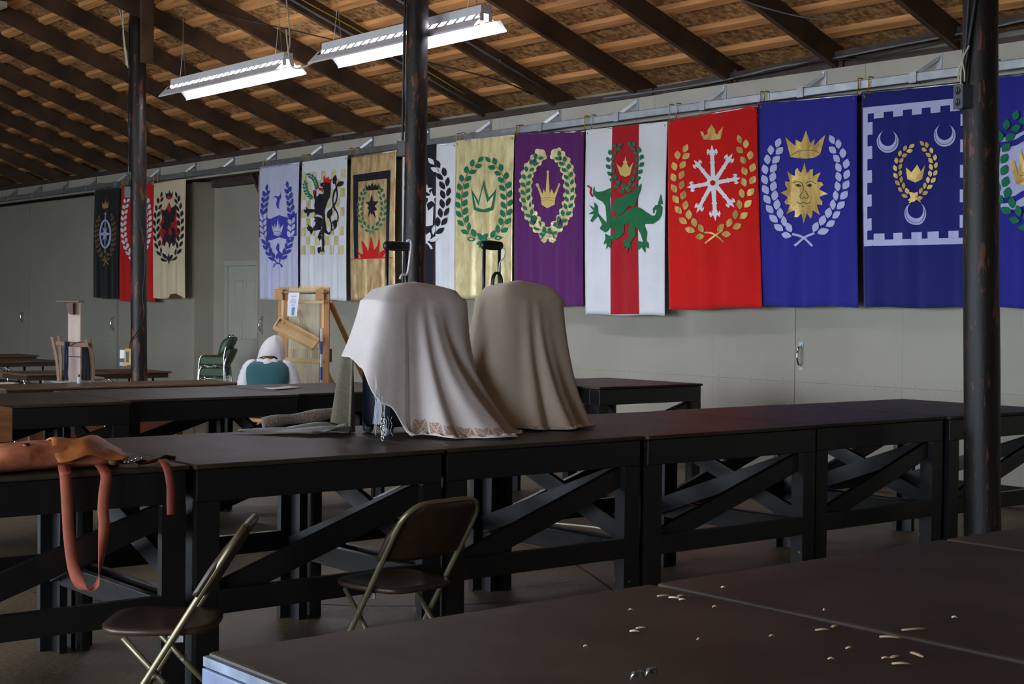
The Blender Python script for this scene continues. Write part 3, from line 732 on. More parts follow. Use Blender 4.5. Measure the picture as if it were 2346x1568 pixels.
class Banner:
    def __init__(s, label, crop, quad, field, amp=.012, folds=5, ph=0, fold_top=.15, Y=YB):
        s.crop = crop; s.Y = Y
        s.q = [s.w(*p) for p in quad]      # TL TR BR BL as (X,Z)
        s.x0 = min(p[0] for p in s.q); s.x1 = max(p[0] for p in s.q); s.zt = max(p[1] for p in s.q); s.zb = min(p[1] for p in s.q)
        s.amp = amp; s.folds = folds; s.ph = ph; s.ft = fold_top
        s.e = thing('banner', label, 'banner', ((s.x0+s.x1)/2, Y, s.zb), 0, 'heraldic banners hung along the wall')
        nu, nv = 48, 40; rows = []
        for j in range(nv+1):
            v = j/nv; r = []
            for i in range(nu+1):
                u = i/nu
                X = (s.q[0][0]*(1-u)+s.q[1][0]*u)*(1-v)+(s.q[3][0]*(1-u)+s.q[2][0]*u)*v
                Z = (s.q[0][1]*(1-u)+s.q[1][1]*u)*(1-v)+(s.q[3][1]*(1-u)+s.q[2][1]*u)*v
                Z += .006*math.sin(u*9+s.ph)*(v**8)
                r.append((X, s.y(X, Z), Z))
            rows.append(r)
        g = G().sheet(rows); s.field = g.build('field', field, s.e, True)
        md = s.field.modifiers.new('cloth_thickness', 'SOLIDIFY'); md.thickness = .002; md.offset = -1
    def w(s, x, y):
        ox, oy, sc = CROP[s.crop]; p = onY(ox+x/sc, oy+y/sc, s.Y); return (p.x, p.z)
    def y(s, X, Z):
        u = (X-s.x0)/(s.x1-s.x0); v = (s.zt-Z)/(s.zt-s.zb); v = min(max(v, 0), 1)
        k = s.ft+(1-s.ft)*v
        f = math.sin(2*PI*s.folds*u+s.ph+1.2*v)*.6+math.sin(2*PI*s.folds*1.63*u+2.1*s.ph-.8*v)*.4
        return s.Y+s.amp*k*f+.03*v*0-.012*math.sin(PI*v)
    def patch(s, pts, m, name='emblem', layer=1, parent=None, sub=.07):
        xz = [s.w(*p) for p in pts]
        return s.patch_xz(xz, m, name, layer, parent, sub)
    def patch_xz(s, xz, m, name='emblem', layer=1, parent=None, sub=.07):
        bm = bmesh.new(); vs = [bm.verts.new((x, 0, z)) for x, z in xz]
        tris = tessellate_polygon([[Vector((x, z, 0)) for x, z in xz]])
        for t in tris:
            try: bm.faces.new([vs[i] for i in t])
            except ValueError: pass
        for _ in range(4):
            le = [e for e in bm.edges if e.calc_length() > sub]
            if not le: break
            bmesh.ops.subdivide_edges(bm, edges=le, cuts=1); bmesh.ops.triangulate(bm, faces=bm.faces[:])
        par = parent or s.e; off = OFF[s.e]
        for v in bm.verts: v.co = Vector((v.co.x, s.y(v.co.x, v.co.z)-.004*layer-.002, v.co.z))-off
        for f in bm.faces:
            if f.normal.y == 0: f.normal_update()
        bmesh.ops.recalc_face_normals(bm, faces=bm.faces[:])
        me = bpy.data.meshes.new(name); bm.to_mesh(me); bm.free(); me.materials.append(MATS[m])
        o = bpy.data.objects.new(name, me); return link(o, par)
    def poly_stroke(s, pts, wd, m, name='stem', layer=1, taper=False, n=6, closed=False):
        p = smooth_path([Vector((a, b, 0)) for a, b in pts], n) if n > 1 else [Vector((a, b, 0)) for a, b in pts]
        L, R = [], []
        for i, q in enumerate(p):
            t = p[min(i+1, len(p)-1)]-p[max(i-1, 0)]
            t = t.normalized() if t.length > 0 else Vector((1, 0, 0)); nn = Vector((-t.y, t.x, 0))
            ww = wd/2*((1-.8*i/(len(p)-1)) if taper else 1)
            L.append((q.x+nn.x*ww, q.y+nn.y*ww)); R.append((q.x-nn.x*ww, q.y-nn.y*ww))
        # strip of quads, robust where a polygon would self-cross
        off = OFF[s.e]; g = G(); rows = []
        for a, b in zip(L, R):
            r = []
            for q in (a, b):
                X, Z = s.w(*q); r.append((X, s.y(X, Z)-.004*layer-.002, Z))
            rows.append(r)
        g.sheet(rows); return g.build(name, m, s.e)
    def leaf(s, cx, cy, ang, L, wd, m, layer=1, name='leaf'):
        c, sn = math.cos(ang), math.sin(ang); pts = []
        for a, b in ((-.5, 0), (-.3, .32), (0, .5), (.25, .36), (.5, 0), (.25, -.36), (0, -.5), (-.3, -.32)):
            x, y = a*L*1.13, b*wd*1.15; pts.append((cx+x*c-y*sn, cy+x*sn+y*c))
        mm = m(cx, cy) if callable(m) else m
        return s.patch(pts, mm, name, layer, sub=.2)
    def branch(s, stem, n, L, wd, m, off=None, spread=.45, stem_m=None, sw=3, layer=1, tip=True, start=.06):
        p = smooth_path([Vector((a, b, 0)) for a, b in stem], 8)
        cum = [0]
        for a, b in zip(p[:-1], p[1:]): cum.append(cum[-1]+(b-a).length)
        tot = cum[-1]
        def at(d):
            for i in range(len(p)-1):
                if cum[i+1] >= d: break
            f = (d-cum[i])/max(cum[i+1]-cum[i], 1e-6); q = p[i].lerp(p[i+1], f)
            t = (p[min(i+2, len(p)-1)]-p[max(i-1, 0)]).normalized(); return q, t
        off = off if off is not None else wd*.62
        if stem_m: s.poly_stroke(stem, sw, stem_m, 'stem', layer, n=4)
        for k in range(n):
            for sd in (-1, 1):
                d = tot*(start+(.97-start)*(k+.25*(sd > 0))/(n-1+.25))
                q, t = at(min(d, tot)); nn = Vector((-t.y, t.x, 0))*sd
                a = math.atan2(t.y, t.x)+sd*spread
                c = q+nn*off
                s.leaf(c.x, c.y, a, L*(1-.12*(k/(n-1))), wd, m, layer+1)
        if tip:
            q, t = at(tot); s.leaf(q.x+t.x*L*.4, q.y+t.y*L*.4, math.atan2(t.y, t.x), L*.9, wd*.9, m, layer+1)
    def disc(s, cx, cy, rx, ry, m, name='emblem', layer=1, n=28):
        return s.patch([(cx+rx*math.cos(2*PI*k/n), cy+ry*math.sin(2*PI*k/n)) for k in range(n)], m, name, layer)
    def ring(s, cx, cy, rx, ry, th, m, name='ring', layer=1):
        pts = [(cx+rx*math.cos(2*PI*k/40), cy+ry*math.sin(2*PI*k/40)) for k in range(41)]
        return s.poly_stroke(pts, th, m, name, layer, n=1)
    def star(s, cx, cy, n, r0, r1, m, rot=0, sx=1, sy=1, layer=1, name='star'):
        pts = []
        for k in range(2*n):
            r = r0 if k % 2 == 0 else r1; a = -PI/2+rot+PI*k/n; pts.append((cx+r*math.cos(a)*sx, cy+r*math.sin(a)*sy))
        return s.patch(pts, m, name, layer)
    def hem(s, h, m):
        (a, b, c, d) = s.q
        s.patch_xz([(a[0]+.004, a[1]-.003), (b[0]-.004, b[1]-.003), (b[0]-.004, b[1]-h), (a[0]+.004, a[1]-h)], m, 'top_hem', .5)
    def hang(s, m='brass_yellow', rod='steel'):
        (a, b) = s.q[0], s.q[1]
        G().tube([(a[0]-.012, s.y(*a)+.004, a[1]-.012), (b[0]+.012, s.y(*b)+.004, b[1]-.012)], .009, 8).build('rod', rod, s.e, True)
        for q in (a, b):
            x = q[0]+(.03 if q is a else -.03); zz = q[1]-.02
            G().tube(smooth_path([(x, s.y(*q)-.012, zz-.01), (x, s.y(*q)+.006, zz-.035), (x, s.y(*q)+.022, zz), (x, 10.268, zz+.06), (x, 10.268, zrl+.0), (x, 10.278, zrl+.016), (x, 10.33, zrl+.016)], 4), .0055, 6).build('hook', m, s.e, True)

CROWN = [(0, 1), (-.12, .1), (.17, .5), (.26, .18), (.36, .45), (.5, -.25), (.64, .45), (.74, .18), (.83, .5), (1.12, .1), (1, 1), (.5, 1.08)]
def crown(b, x0, x1, y0, y1, m, tilt=0, layer=1, pts=CROWN):
    # y0 top of the tall point, y1 base
    h = (y1-y0)/1.33
    return b.patch([(x0+(x1-x0)*((u+.12)/1.24), y0+h*(v+.25)+tilt*(u-.5)) for u, v in pts], m, 'crown', layer)

# 1 black, compass
b = Banner('black banner with pale blue compass, leftmost on the wall', 'A', ((148, 420), (388, 388), (370, 1430), (135, 1418)), 'c_black', .012, 3, .3); b.hang()
crown(b, 220, 286, 503, 596, 'gold_small', -6)
b.star(253, 645, 4, 22, 6, 'c_paleblue')
b.poly_stroke([(253, 660), (253, 1005)], 8, 'c_paleblue', 'needle', 1, n=2)
b.ring(254, 830, 46, 128, 15, 'c_paleblue')
b.star(254, 830, 4, 150, 30, 'c_paleblue', sx=.36, layer=2, name='compass_star'); b.star(254, 830, 4, 95, 30, 'c_paleblue', PI/4, sx=.36, layer=2, name='compass_star')
b.branch([(262, 1085), (212, 1010), (182, 900), (177, 780), (194, 690)], 9, 38, 20, 'c_darkgold', 11, .35)
b.branch([(250, 1085), (312, 990), (336, 880), (338, 770), (316, 670)], 9, 38, 20, 'c_darkgold', 11, .35)
b.poly_stroke([(236, 1125), (262, 1075)], 7, 'gold_small', n=2); b.poly_stroke([(285, 1110), (250, 1070)], 7, 'gold_small', n=2)
# 2 red with white wreath
b = Banner('red banner with white wreath behind the left post', 'A', ((398, 388), (690, 350), (700, 1458), (368, 1450)), 'c_red', .014, 3, 1.3, Y=10.245); b.hang()
b.branch([(520, 1080), (455, 960), (430, 840), (427, 700), (443, 560), (456, 500)], 11, 48, 24, 'c_white', 14, .35)
b.branch([(545, 1080), (620, 960), (650, 840), (655, 700), (645, 580), (630, 510)], 11, 52, 27, 'c_white', 17, .4)
crown(b, 505, 580, 480, 560, 'c_white'); b.star(540, 760, 8, 90, 40, 'c_white', sx=.7, sy=1.4)
# 3 cream with black dragon
b = Banner('cream banner with black dragon on red, right of the left post', 'A', ((695, 365), (988, 320), (980, 1420), (692, 1425)), 'c_cream', .012, 4, 2.2); b.hang(); b.hem(.13, 'c_cream')
crown(b, 803, 877, 420, 500, 'c_ink', -4); b.disc(840, 498, 24, 14, 'c_red', 'crown_cap', 2)
b.branch([(828, 1085), (766, 1010), (734, 890), (726, 760), (736, 620), (764, 490)], 9, 58, 22, 'c_ink', 16, .3)
b.branch([(850, 1085), (918, 1000), (944, 880), (950, 750), (940, 610), (912, 490)], 9, 58, 22, 'c_ink', 16, .3)
b.star(842, 1055, 6, 58, 18, 'c_ink', sx=.8, layer=2, name='wreath_knot')
fl_ = [(840, 535), (860, 585), (905, 600), (915, 650), (905, 690), (930, 745), (915, 755), (940, 835), (905, 870), (915, 930), (880, 900), (850, 935), (820, 900), (775, 945), (785, 880), (740, 830), (765, 770), (750, 740), (780, 690), (765, 600), (800, 610), (820, 585)]
b.patch(fl_, 'c_tanred', 'flame_field', 1)
b.patch([(905, 555), (903, 640), (885, 680), (892, 715), (860, 730), (862, 765), (900, 790), (912, 840), (890, 870), (905, 905), (880, 945), (872, 900), (845, 960), (838, 895), (812, 905), (800, 950), (790, 900), (800, 850), (815, 800), (785, 775), (775, 740), (800, 720), (795, 670), (760, 605), (802, 622), (825, 600), (845, 640), (870, 590)], 'c_ink', 'dragon', 2)
b.patch([(862, 765), (842, 780), (842, 830), (870, 850), (880, 820)], 'c_tanred', 'dragon_belly', 3)
b.patch([(850, 1385), (905, 1375), (960, 1415), (955, 1422), (835, 1424)], 'c_stain', 'scorch', 1)
# 4 white with blue
b = Banner('white banner with blue wavy band and crown, left of the loom', 'B', ((140, 214), (506, 166), (494, 1440), (144, 1436)), 'c_lilac', .012, 6, .7); b.hang()
band = [(141, 655), (170, 656), (205, 680), (250, 690), (290, 672), (330, 656), (375, 670), (420, 682), (455, 660), (492, 632), (492, 850), (455, 848), (420, 882), (375, 874), (330, 860), (290, 876), (250, 890), (205, 872), (175, 857), (142, 857)]
b.patch(band, 'c_royal', 'wavy_band', 1)
def counter(cx, cy): return 'c_lilac' if 665 < cy < 865 else 'c_royal'
b.branch([(300, 1080), (240, 1000), (205, 890), (188, 740), (195, 580), (212, 430)], 12, 62, 26, counter, 17, .38, layer=2)
b.branch([(335, 1082), (392, 1000), (432, 890), (450, 740), (436, 570), (408, 400)], 12, 62, 26, counter, 17, .38, layer=2)
for p in ([(272, 497), (292, 476), (318, 484), (338, 470), (342, 443), (349, 490), (330, 525), (322, 560), (324, 590), (337, 604), (312, 592), (301, 555), (310, 512), (296, 490)],
          [(315, 910), (331, 935), (328, 975), (350, 1002), (362, 1010), (355, 1035), (325, 1032), (305, 1070), (298, 1035), (316, 1000), (300, 965), (308, 930)]): b.patch(p, 'c_royal', 'comma', 1)
crown(b, 262, 372, 685, 848, 'c_lilac', 0, 2, [(0.12, 1), (-.12, .2), (.2, .5), (.22, .1), (.38, .5), (.5, -.25), (.62, .5), (.78, .1), (.8, .5), (1.12, .2), (.88, 1), (.5, 1.08)])
b.ring(318, 820, 34, 14, 3, 'c_royal', 'crown_line', 3)
b.poly_stroke([(280, 1136), (292, 1108), (330, 1098), (345, 1070)], 9, 'c_royal', layer=2); b.poly_stroke([(354, 1136), (345, 1108), (310, 1096), (290, 1068)], 9, 'c_royal', layer=2)
# 5 white with gold checks, black lion
b = Banner('white banner with gold checks and black lion, above the loom', 'B', ((533, 168), (950, 104), (936, 1445), (516, 1438)), 'c_white', .012, 6, 1.9); b.hang(); b.hem(.11, 'c_white')
def bil(u, v): 
    tl, tr, br, bl = (536, 268), (938, 228), (922, 1022), (530, 1022)
    return tuple((tl[k]*(1-u)+tr[k]*u)*(1-v)+(bl[k]*(1-u)+br[k]*u)*v for k in (0, 1))
for r in range(9):
    for c in range(9):
        if (r+c) % 2 == 0:
            b.patch([bil(c/9, r/9), bil((c+.97)/9, r/9), bil((c+.97)/9, (r+.97)/9), bil(c/9, (r+.97)/9)], 'gold_pale', 'check', 1, sub=.12)
lion = [(706, 368), (722, 356), (742, 352), (800, 356), (803, 400), (800, 440), (796, 490), (776, 530), (764, 575), (752, 620), (758, 690), (764, 750), (768, 795), (785, 818), (806, 826), (790, 838), (768, 830), (752, 815), (746, 850), (754, 910), (747, 955), (752, 1000), (736, 985), (722, 1005), (712, 988), (698, 1016), (686, 985), (690, 955), (720, 948), (722, 900), (716, 860), (706, 895), (690, 860), (700, 825), (714, 790), (690, 795), (660, 802), (645, 795), (628, 838), (615, 805), (595, 800), (582, 768), (602, 766), (590, 728), (612, 752), (640, 770), (664, 748), (668, 722), (650, 708), (666, 694), (648, 674), (690, 670), (738, 690), (720, 662), (690, 650), (668, 655), (655, 626), (620, 636), (605, 662), (588, 675), (585, 642), (566, 632), (560, 608), (580, 602), (570, 578), (600, 600), (660, 602), (654, 570), (660, 520), (650, 490), (645, 452), (658, 424), (672, 436), (670, 488), (692, 478), (702, 458), (728, 466), (745, 450), (742, 422), (722, 412), (735, 396), (712, 392)]
b.patch(lion, 'c_ink', 'lion', 2)
b.patch([(740, 352), (742, 286), (755, 330), (765, 308), (774, 330), (783, 294), (788, 330), (812, 322), (803, 360)], 'c_red', 'crown', 3)
b.patch([(695, 405), (722, 405), (742, 432), (728, 442), (720, 430), (704, 430)], 'c_red', 'tongue', 3)
b.disc(656, 445, 12, 22, 'c_tanred', 'paw_pad', 3); b.disc(745, 375, 8, 8, 'c_tanred', 'eye', 3)
b.poly_stroke([(785, 828), (812, 800), (812, 740), (795, 680), (795, 620), (830, 580), (862, 500), (855, 400), (842, 330)], 12, 'c_ink', 'tail', 2)
b.poly_stroke([(845, 740), (875, 690), (868, 640), (840, 590), (828, 520), (838, 450), (862, 390), (888, 360)], 12, 'c_ink', 'tail', 2)
for (x, y, a, l, w_) in ((840, 330, -1.4, 80, 34), (892, 368, -.5, 70, 42), (798, 640, -1.2, 90, 44), (836, 750, 1.9, 100, 50)): b.leaf(x, y, a, l, w_, 'c_ink', 2, 'tail_tuft')
b.branch([(682, 415), (668, 360), (640, 310), (602, 288)], 6, 34, 15, 'c_green', 11, .5, layer=2); b.branch([(638, 500), (600, 470), (575, 420), (568, 365)], 6, 34, 15, 'c_green', 11, .5, layer=2)
# 6 gold with black frame
b = Banner('gold banner with black frame and red sun, left of the middle post', 'B', ((984, 118), (1400, 54), (1386, 1440), (976, 1448)), 'gold_warm', .012, 5, .2); b.hang()
o_ = [(1008, 288), (1352, 240), (1338, 1042), (1025, 1056)]; i_ = [(1055, 350), (1322, 318), (1312, 1040), (1056, 1052)]
for k in (3, 0, 1): b.patch([o_[k], o_[(k+1) % 4], i_[(k+1) % 4], i_[k]], 'c_ink', 'frame_bar', 1)
crown(b, 1122, 1250, 356, 430, 'c_ink', -6, 1, [(.0, 1), (-.12, .1), (.1, .45), (.17, .0), (.32, .4), (.5, -.25), (.64, .4), (.8, .0), (.9, .45), (1.12, .05), (1, 1), (.5, 1.04)])
b.branch([(1170, 800), (1110, 745), (1078, 660), (1075, 560), (1110, 440)], 8, 40, 20, 'c_green', 17, .4); b.branch([(1190, 800), (1255, 735), (1290, 650), (1292, 540), (1258, 420)], 8, 40, 20, 'c_green', 17, .4)
b.poly_stroke([(1158, 832), (1180, 808), (1205, 798)], 6, 'c_green'); b.poly_stroke([(1204, 834), (1182, 810), (1155, 800)], 6, 'c_green')
b.patch([(1183, 460), (1195, 530), (1242, 528), (1211, 575), (1232, 605), (1209, 618), (1223, 686), (1190, 640), (1181, 656), (1172, 632), (1141, 686), (1156, 612), (1138, 590), (1155, 570), (1124, 535), (1166, 530)], 'c_ink', 'star', 1)
b.patch([(1036, 962), (1085, 1020), (1112, 1012), (1103, 950), (1084, 895), (1112, 905), (1128, 945), (1146, 998), (1160, 950), (1179, 855), (1196, 925), (1206, 985), (1233, 935), (1250, 866), (1259, 900), (1248, 960), (1236, 1004), (1262, 1002), (1331, 950), (1300, 1012), (1285, 1042), (1378, 1046), (1378, 1052), (976, 1066), (976, 1060), (1085, 1052), (1068, 1020)], 'c_red', 'rising_sun', 2)
# 7 black and white
b = Banner('black and white banner with stars behind the middle post', 'C', ((78, 238), (506, 194), (498, 1440), (78, 1440)), 'c_white', .014, 5, 1.1, Y=10.24); b.hang()
b.patch([(100, 240), (352, 208), (350, 1438), (100, 1438)], 'c_ink', 'black_field', 1)
def c7(cx, cy): return 'c_white' if cx < 352 else 'c_ink'
b.branch([(285, 1000), (345, 930), (398, 830), (428, 690), (430, 560), (400, 450), (335, 370)], 9, 74, 34, c7, 24, .35, layer=2)
b.branch([(285, 1000), (225, 930), (172, 830), (142, 690), (140, 560), (170, 450), (235, 370)], 9, 74, 34, 'c_white', 24, .35, layer=2)
b.star(283, 575, 5, 46, 18, 'c_white', layer=2); b.star(318, 642, 5, 58, 22, 'c_white', layer=2); b.star(215, 640, 5, 58, 22, 'c_white', layer=2)
b.patch([(256, 862), (258, 770), (274, 655), (296, 745), (333, 706), (326, 858), (290, 868)], 'c_white', 'crown', 2)
b.poly_stroke([(258, 985), (300, 1010), (318, 1048)], 14, 'c_white', layer=2); b.poly_stroke([(250, 1020), (290, 985), (320, 970)], 10, 'c_white', layer=2)
# 8 gold with green wreath
b = Banner('pale gold banner with green wreath and crown outline', 'C', ((507, 184), (970, 132), (952, 1440), (500, 1442)), 'gold_pale', .013, 4, 2.6); b.hang(); b.hem(.1, 'gold_pale')
b.branch([(760, 985), (660, 955), (590, 870), (560, 740), (562, 600), (595, 460), (690, 350)], 11, 62, 34, 'c_green', 26, .5, 'c_darkgold', 4)
b.branch([(710, 985), (830, 945), (895, 850), (918, 720), (912, 580), (880, 450), (785, 350)], 11, 62, 34, 'c_green', 26, .5, 'c_darkgold', 4)
b.poly_stroke([(698, 1038), (715, 1000), (765, 968)], 12, 'c_green'); b.poly_stroke([(766, 1030), (750, 1000), (695, 965)], 12, 'c_green')
b.patch([(733, 496), (776, 640), (834, 566), (808, 736), (772, 752), (735, 757), (695, 752), (658, 736), (637, 568), (692, 668)], 'c_green', 'crown', 1)
b.patch([(733, 545), (769, 678), (814, 616), (795, 716), (735, 733), (674, 716), (657, 620), (696, 704)], 'gold_pale', 'crown_fill', 2)
# 9 purple
b = Banner('purple banner with gold-edged green wreath', 'C', ((978, 122), (1530, 100), (1514, 1505), (966, 1506)), 'c_purple', .016, 5, .9, Y=10.24); b.hang()
ls = [(1250, 950), (1180, 875), (1112, 780), (1076, 650), (1074, 510), (1105, 400), (1190, 292)]; rs = [(1250, 950), (1320, 870), (1395, 760), (1424, 620), (1415, 470), (1375, 355), (1308, 285)]
for st in (ls, rs):
    p = smooth_path([Vector((a, c, 0)) for a, c in st], 8)
    b.poly_stroke(st, 84, 'gold_pale', 'gold_border', 1, n=8)
    for i in range(0, len(p), 4):
        t = (p[min(i+1, len(p)-1)]-p[max(i-1, 0)]).normalized()
        for sd in (-1, 1): b.disc(p[i].x-t.y*sd*36, p[i].y+t.x*sd*36, 20, 22, 'gold_pale', 'scallop', 1.2, 12)
b.disc(1190, 285, 38, 34, 'gold_pale', 'scallop', 1.2, 14); b.disc(1308, 280, 38, 34, 'gold_pale', 'scallop', 1.2, 14)
for a, c in (((1255, 930), (1204, 992)), ((1248, 930), (1300, 990))): b.poly_stroke([a, c], 40, 'gold_pale', 'gold_border', 1.3, n=2)
b.branch(ls, 12, 48, 26, 'c_green', 21, .55, 'c_green', 3, layer=2, tip=False); b.branch(rs, 12, 48, 26, 'c_green', 21, .55, 'c_green', 3, layer=2, tip=False)
b.poly_stroke([(1206, 965), (1222, 925), (1290, 905)], 9, 'c_green', layer=3); b.poly_stroke([(1296, 965), (1280, 925), (1210, 905)], 9, 'c_green', layer=3)
b.patch([(1197, 695), (1190, 640), (1158, 545), (1172, 540), (1204, 612), (1213, 568), (1229, 602), (1240, 440), (1255, 440), (1264, 604), (1279, 568), (1292, 612), (1328, 540), (1344, 546), (1302, 640), (1297, 695), (1245, 724)], 'c_sand', 'crown', 1)
for x, y in ((1247, 434), (1162, 537), (1338, 537)): b.disc(x, y, 11, 14, 'c_sand', 'crown_ball', 1, 12)
for r in (648, 668): b.poly_stroke([(1196, r), (1245, r-12), (1298, r)], 2.5, 'c_darkgold', 'crown_line', 2)
# 10 white red white dragon
b = Banner('white banner with red stripe and green dragon', 'D', ((66, 284), (609, 226), (586, 1522), (58, 1512)), 'c_white', .012, 4, .4); b.hang('steel'); b.hem(.12, 'c_white')
b.patch([(243, 266), (421, 247), (421, 1510), (232, 1512)], 'c_crimson', 'red_stripe', 1)
b.branch([(340, 690), (285, 650), (248, 580), (234, 500), (252, 425), (290, 392)], 8, 38, 22, 'c_green', 16, .5, layer=2); b.branch([(325, 690), (385, 645), (418, 570), (430, 490), (412, 420), (376, 386)], 8, 38, 22, 'c_green', 16, .5, layer=2)
b.patch([(303, 585), (277, 508), (308, 537), (322, 510), (318, 495), (328, 490), (334, 458), (340, 490), (350, 495), (346, 510), (362, 537), (389, 498), (367, 585), (335, 598)], 'c_sand', 'crown', 2)
b.poly_stroke([(306, 692), (330, 670), (358, 664)], 5, 'c_sand', layer=2); b.poly_stroke([(360, 690), (335, 668), (310, 664)], 5, 'c_sand', layer=2)
b.patch([(124, 714), (122, 690), (130, 656), (134, 690), (152, 697), (182, 694), (238, 670), (250, 690), (242, 722), (230, 740), (234, 780), (236, 830), (248, 862), (290, 862), (340, 828), (380, 806), (412, 796), (442, 806), (474, 832), (506, 851), (528, 858), (540, 848), (548, 820), (536, 815), (534, 838), (524, 840), (522, 810), (540, 786), (566, 780), (582, 800), (580, 840), (562, 882), (524, 910), (450, 910), (405, 940), (372, 905), (330, 915), (275, 946), (236, 936), (212, 905), (208, 840), (204, 792), (186, 764), (150, 744)], 'c_leafgreen', 'dragon', 2)
b.patch([(573, 710), (586, 782), (572, 775), (560, 800), (556, 772)], 'c_leafgreen', 'tail_barb', 2)
b.patch([(446, 640), (441, 680), (416, 750), (408, 797), (370, 790), (320, 836), (290, 862), (278, 832), (260, 835), (250, 800), (262, 770), (272, 748), (330, 722), (400, 690)], 'c_leafgreen', 'wing', 3)
for k in ((290, 800, 410, 700), (300, 840, 425, 690), (340, 815, 412, 745)): b.poly_stroke([(k[0], k[1]), ((k[0]+k[2])/2, (k[1]+k[3])/2-14), (k[2], k[3])], 3, 'c_green', 'wing_rib', 4)
b.patch([(215, 862), (215, 908), (190, 880), (156, 838), (152, 790), (132, 765), (136, 806), (96, 784), (130, 822), (92, 846), (132, 846), (108, 890), (120, 900), (142, 872), (156, 858), (184, 914), (168, 942), (205, 968), (238, 934), (250, 880)], 'c_leafgreen', 'foreleg', 3)
b.patch([(275, 930), (282, 950), (236, 990), (203, 975), (205, 1010), (192, 1045), (214, 1038), (207, 1084), (228, 1048), (235, 1078), (248, 1040), (243, 1015), (292, 1008), (328, 968), (330, 915)], 'c_leafgreen', 'foreleg', 3)
b.patch([(372, 895), (358, 958), (368, 1005), (316, 1022), (328, 1042), (318, 1078), (345, 1058), (350, 1106), (364, 1062), (380, 1088), (374, 1034), (412, 984), (404, 930)], 'c_leafgreen', 'hind_leg', 3)
b.patch([(405, 905), (440, 975), (456, 1030), (413, 1022), (428, 1048), (420, 1088), (446, 1064), (468, 1106), (466, 1058), (490, 1074), (488, 1040), (472, 1020), (478, 970), (462, 925), (466, 905)], 'c_leafgreen', 'hind_leg', 3)
b.poly_stroke([(126, 730), (106, 705), (110, 675), (84, 656)], 11, 'c_crimson', 'tongue', 3); b.disc(188, 717, 5, 4, 'c_crimson', 'eye', 4, 8)
for k in range(9): b.poly_stroke([(236+k*24, 905-k*5), (250+k*23, 935-k*7)], 2.5, 'c_green', 'belly_line', 4, n=2)
# 11 red escarbuncle
b = Banner('red banner with white eight-armed wheel and gold wreath', 'D', ((613, 217), (1202, 115), (1238, 1466), (626, 1484)), 'c_red', .013, 3, 2.0, Y=10.19); b.hang('steel')
b.patch([(852, 348), (828, 292), (850, 300), (862, 322), (882, 310), (880, 288), (905, 248), (930, 284), (930, 306), (948, 316), (952, 296), (983, 260), (965, 345), (910, 353)], 'gold_small', 'crown', 1)
b.branch([(880, 985), (800, 945), (735, 860), (700, 740), (685, 610), (695, 500), (725, 430)], 9, 62, 38, 'gold_small', 27, .45); b.branch([(940, 975), (1040, 930), (1105, 840), (1140, 720), (1158, 600), (1148, 480), (1105, 370)], 9, 62, 38, 'gold_small', 27, .45)
b.poly_stroke([(868, 968), (920, 975), (990, 1032)], 11, 'gold_small', 'stem', 2); b.poly_stroke([(985, 952), (935, 985), (872, 1040)], 11, 'gold_small', 'stem', 2)
cx, cy = 921, 638
for tx, ty in ((910, 383), (1048, 440), (1104, 605), (1062, 802), (934, 892), (806, 838), (744, 668), (788, 484)):
    d = Vector((tx-cx, ty-cy)); Lh = d.length; d.normalize(); n_ = Vector((-d.y, d.x))
    def Q(a, s_): q = Vector((cx, cy))+d*(a*Lh)+n_*s_; return (q.x, q.y)
    b.patch([Q(.1, 15), Q(.5, 12), Q(.53, 18), Q(.56, 12), Q(.72, 12), Q(.74, 23), Q(.76, 12), Q(.78, 24), Q(.72, 28), Q(.8, 36), Q(.9, 28), Q(.84, 12), Q(1, 0), Q(.84, -12), Q(.9, -28), Q(.8, -36), Q(.72, -28), Q(.78, -24), Q(.76, -12), Q(.74, -23), Q(.72, -12), Q(.56, -12), Q(.53, -18), Q(.5, -12), Q(.1, -15)], 'c_white', 'wheel_arm', 1)
b.disc(cx, cy, 40, 40, 'c_white', 'wheel_hub', 2); b.disc(cx, cy, 17, 18, 'c_red', 'hub_hole', 3)
# 12 blue sun
b = Banner('royal blue banner with gold sun face and crown', 'E', ((44, 270), (627, 216), (634, 1476), (54, 1470)), 'c_blue', .014, 4, 1.5); b.hang()
b.patch([(242, 592), (207, 474), (270, 526), (271, 489), (303, 506), (330, 434), (356, 512), (381, 484), (379, 526), (446, 460), (417, 575), (380, 596), (330, 601), (280, 598)], 'gold_small', 'crown', 1)
b.poly_stroke([(242, 588), (290, 556), (370, 553), (417, 572)], 3, 'c_darkgold', 'crown_line', 2); 
b.branch([(262, 1050), (200, 1005), (150, 910), (122, 790), (118, 660), (160, 530)], 10, 60, 36, 'c_paleblue', 24, .4); b.branch([(380, 1045), (455, 975), (518, 870), (548, 745), (545, 620), (495, 510)], 10, 60, 36, 'c_paleblue', 24, .4)
b.poly_stroke([(255, 1045), (320, 1068), (372, 1116)], 13, 'c_paleblue', 'stem', 2); b.poly_stroke([(385, 1040), (320, 1068), (266, 1114)], 13, 'c_paleblue', 'stem', 2)
pts = []
for k in range(16):
    a = -PI/2+2*PI*k/16; rr = 180 if k % 2 == 0 else 158
    for da, r in ((-.17, 124), (-.06, 150), (.02 if k % 2 == 0 else .08, rr), (.09, 146), (.18, 124)):
        pts.append((320+r*.78*math.cos(a+da), 805+r*math.sin(a+da)))
b.patch(pts, 'gold_small', 'sun', 1); b.disc(320, 808, 96, 122, 'gold_small', 'sun_face', 1.4)
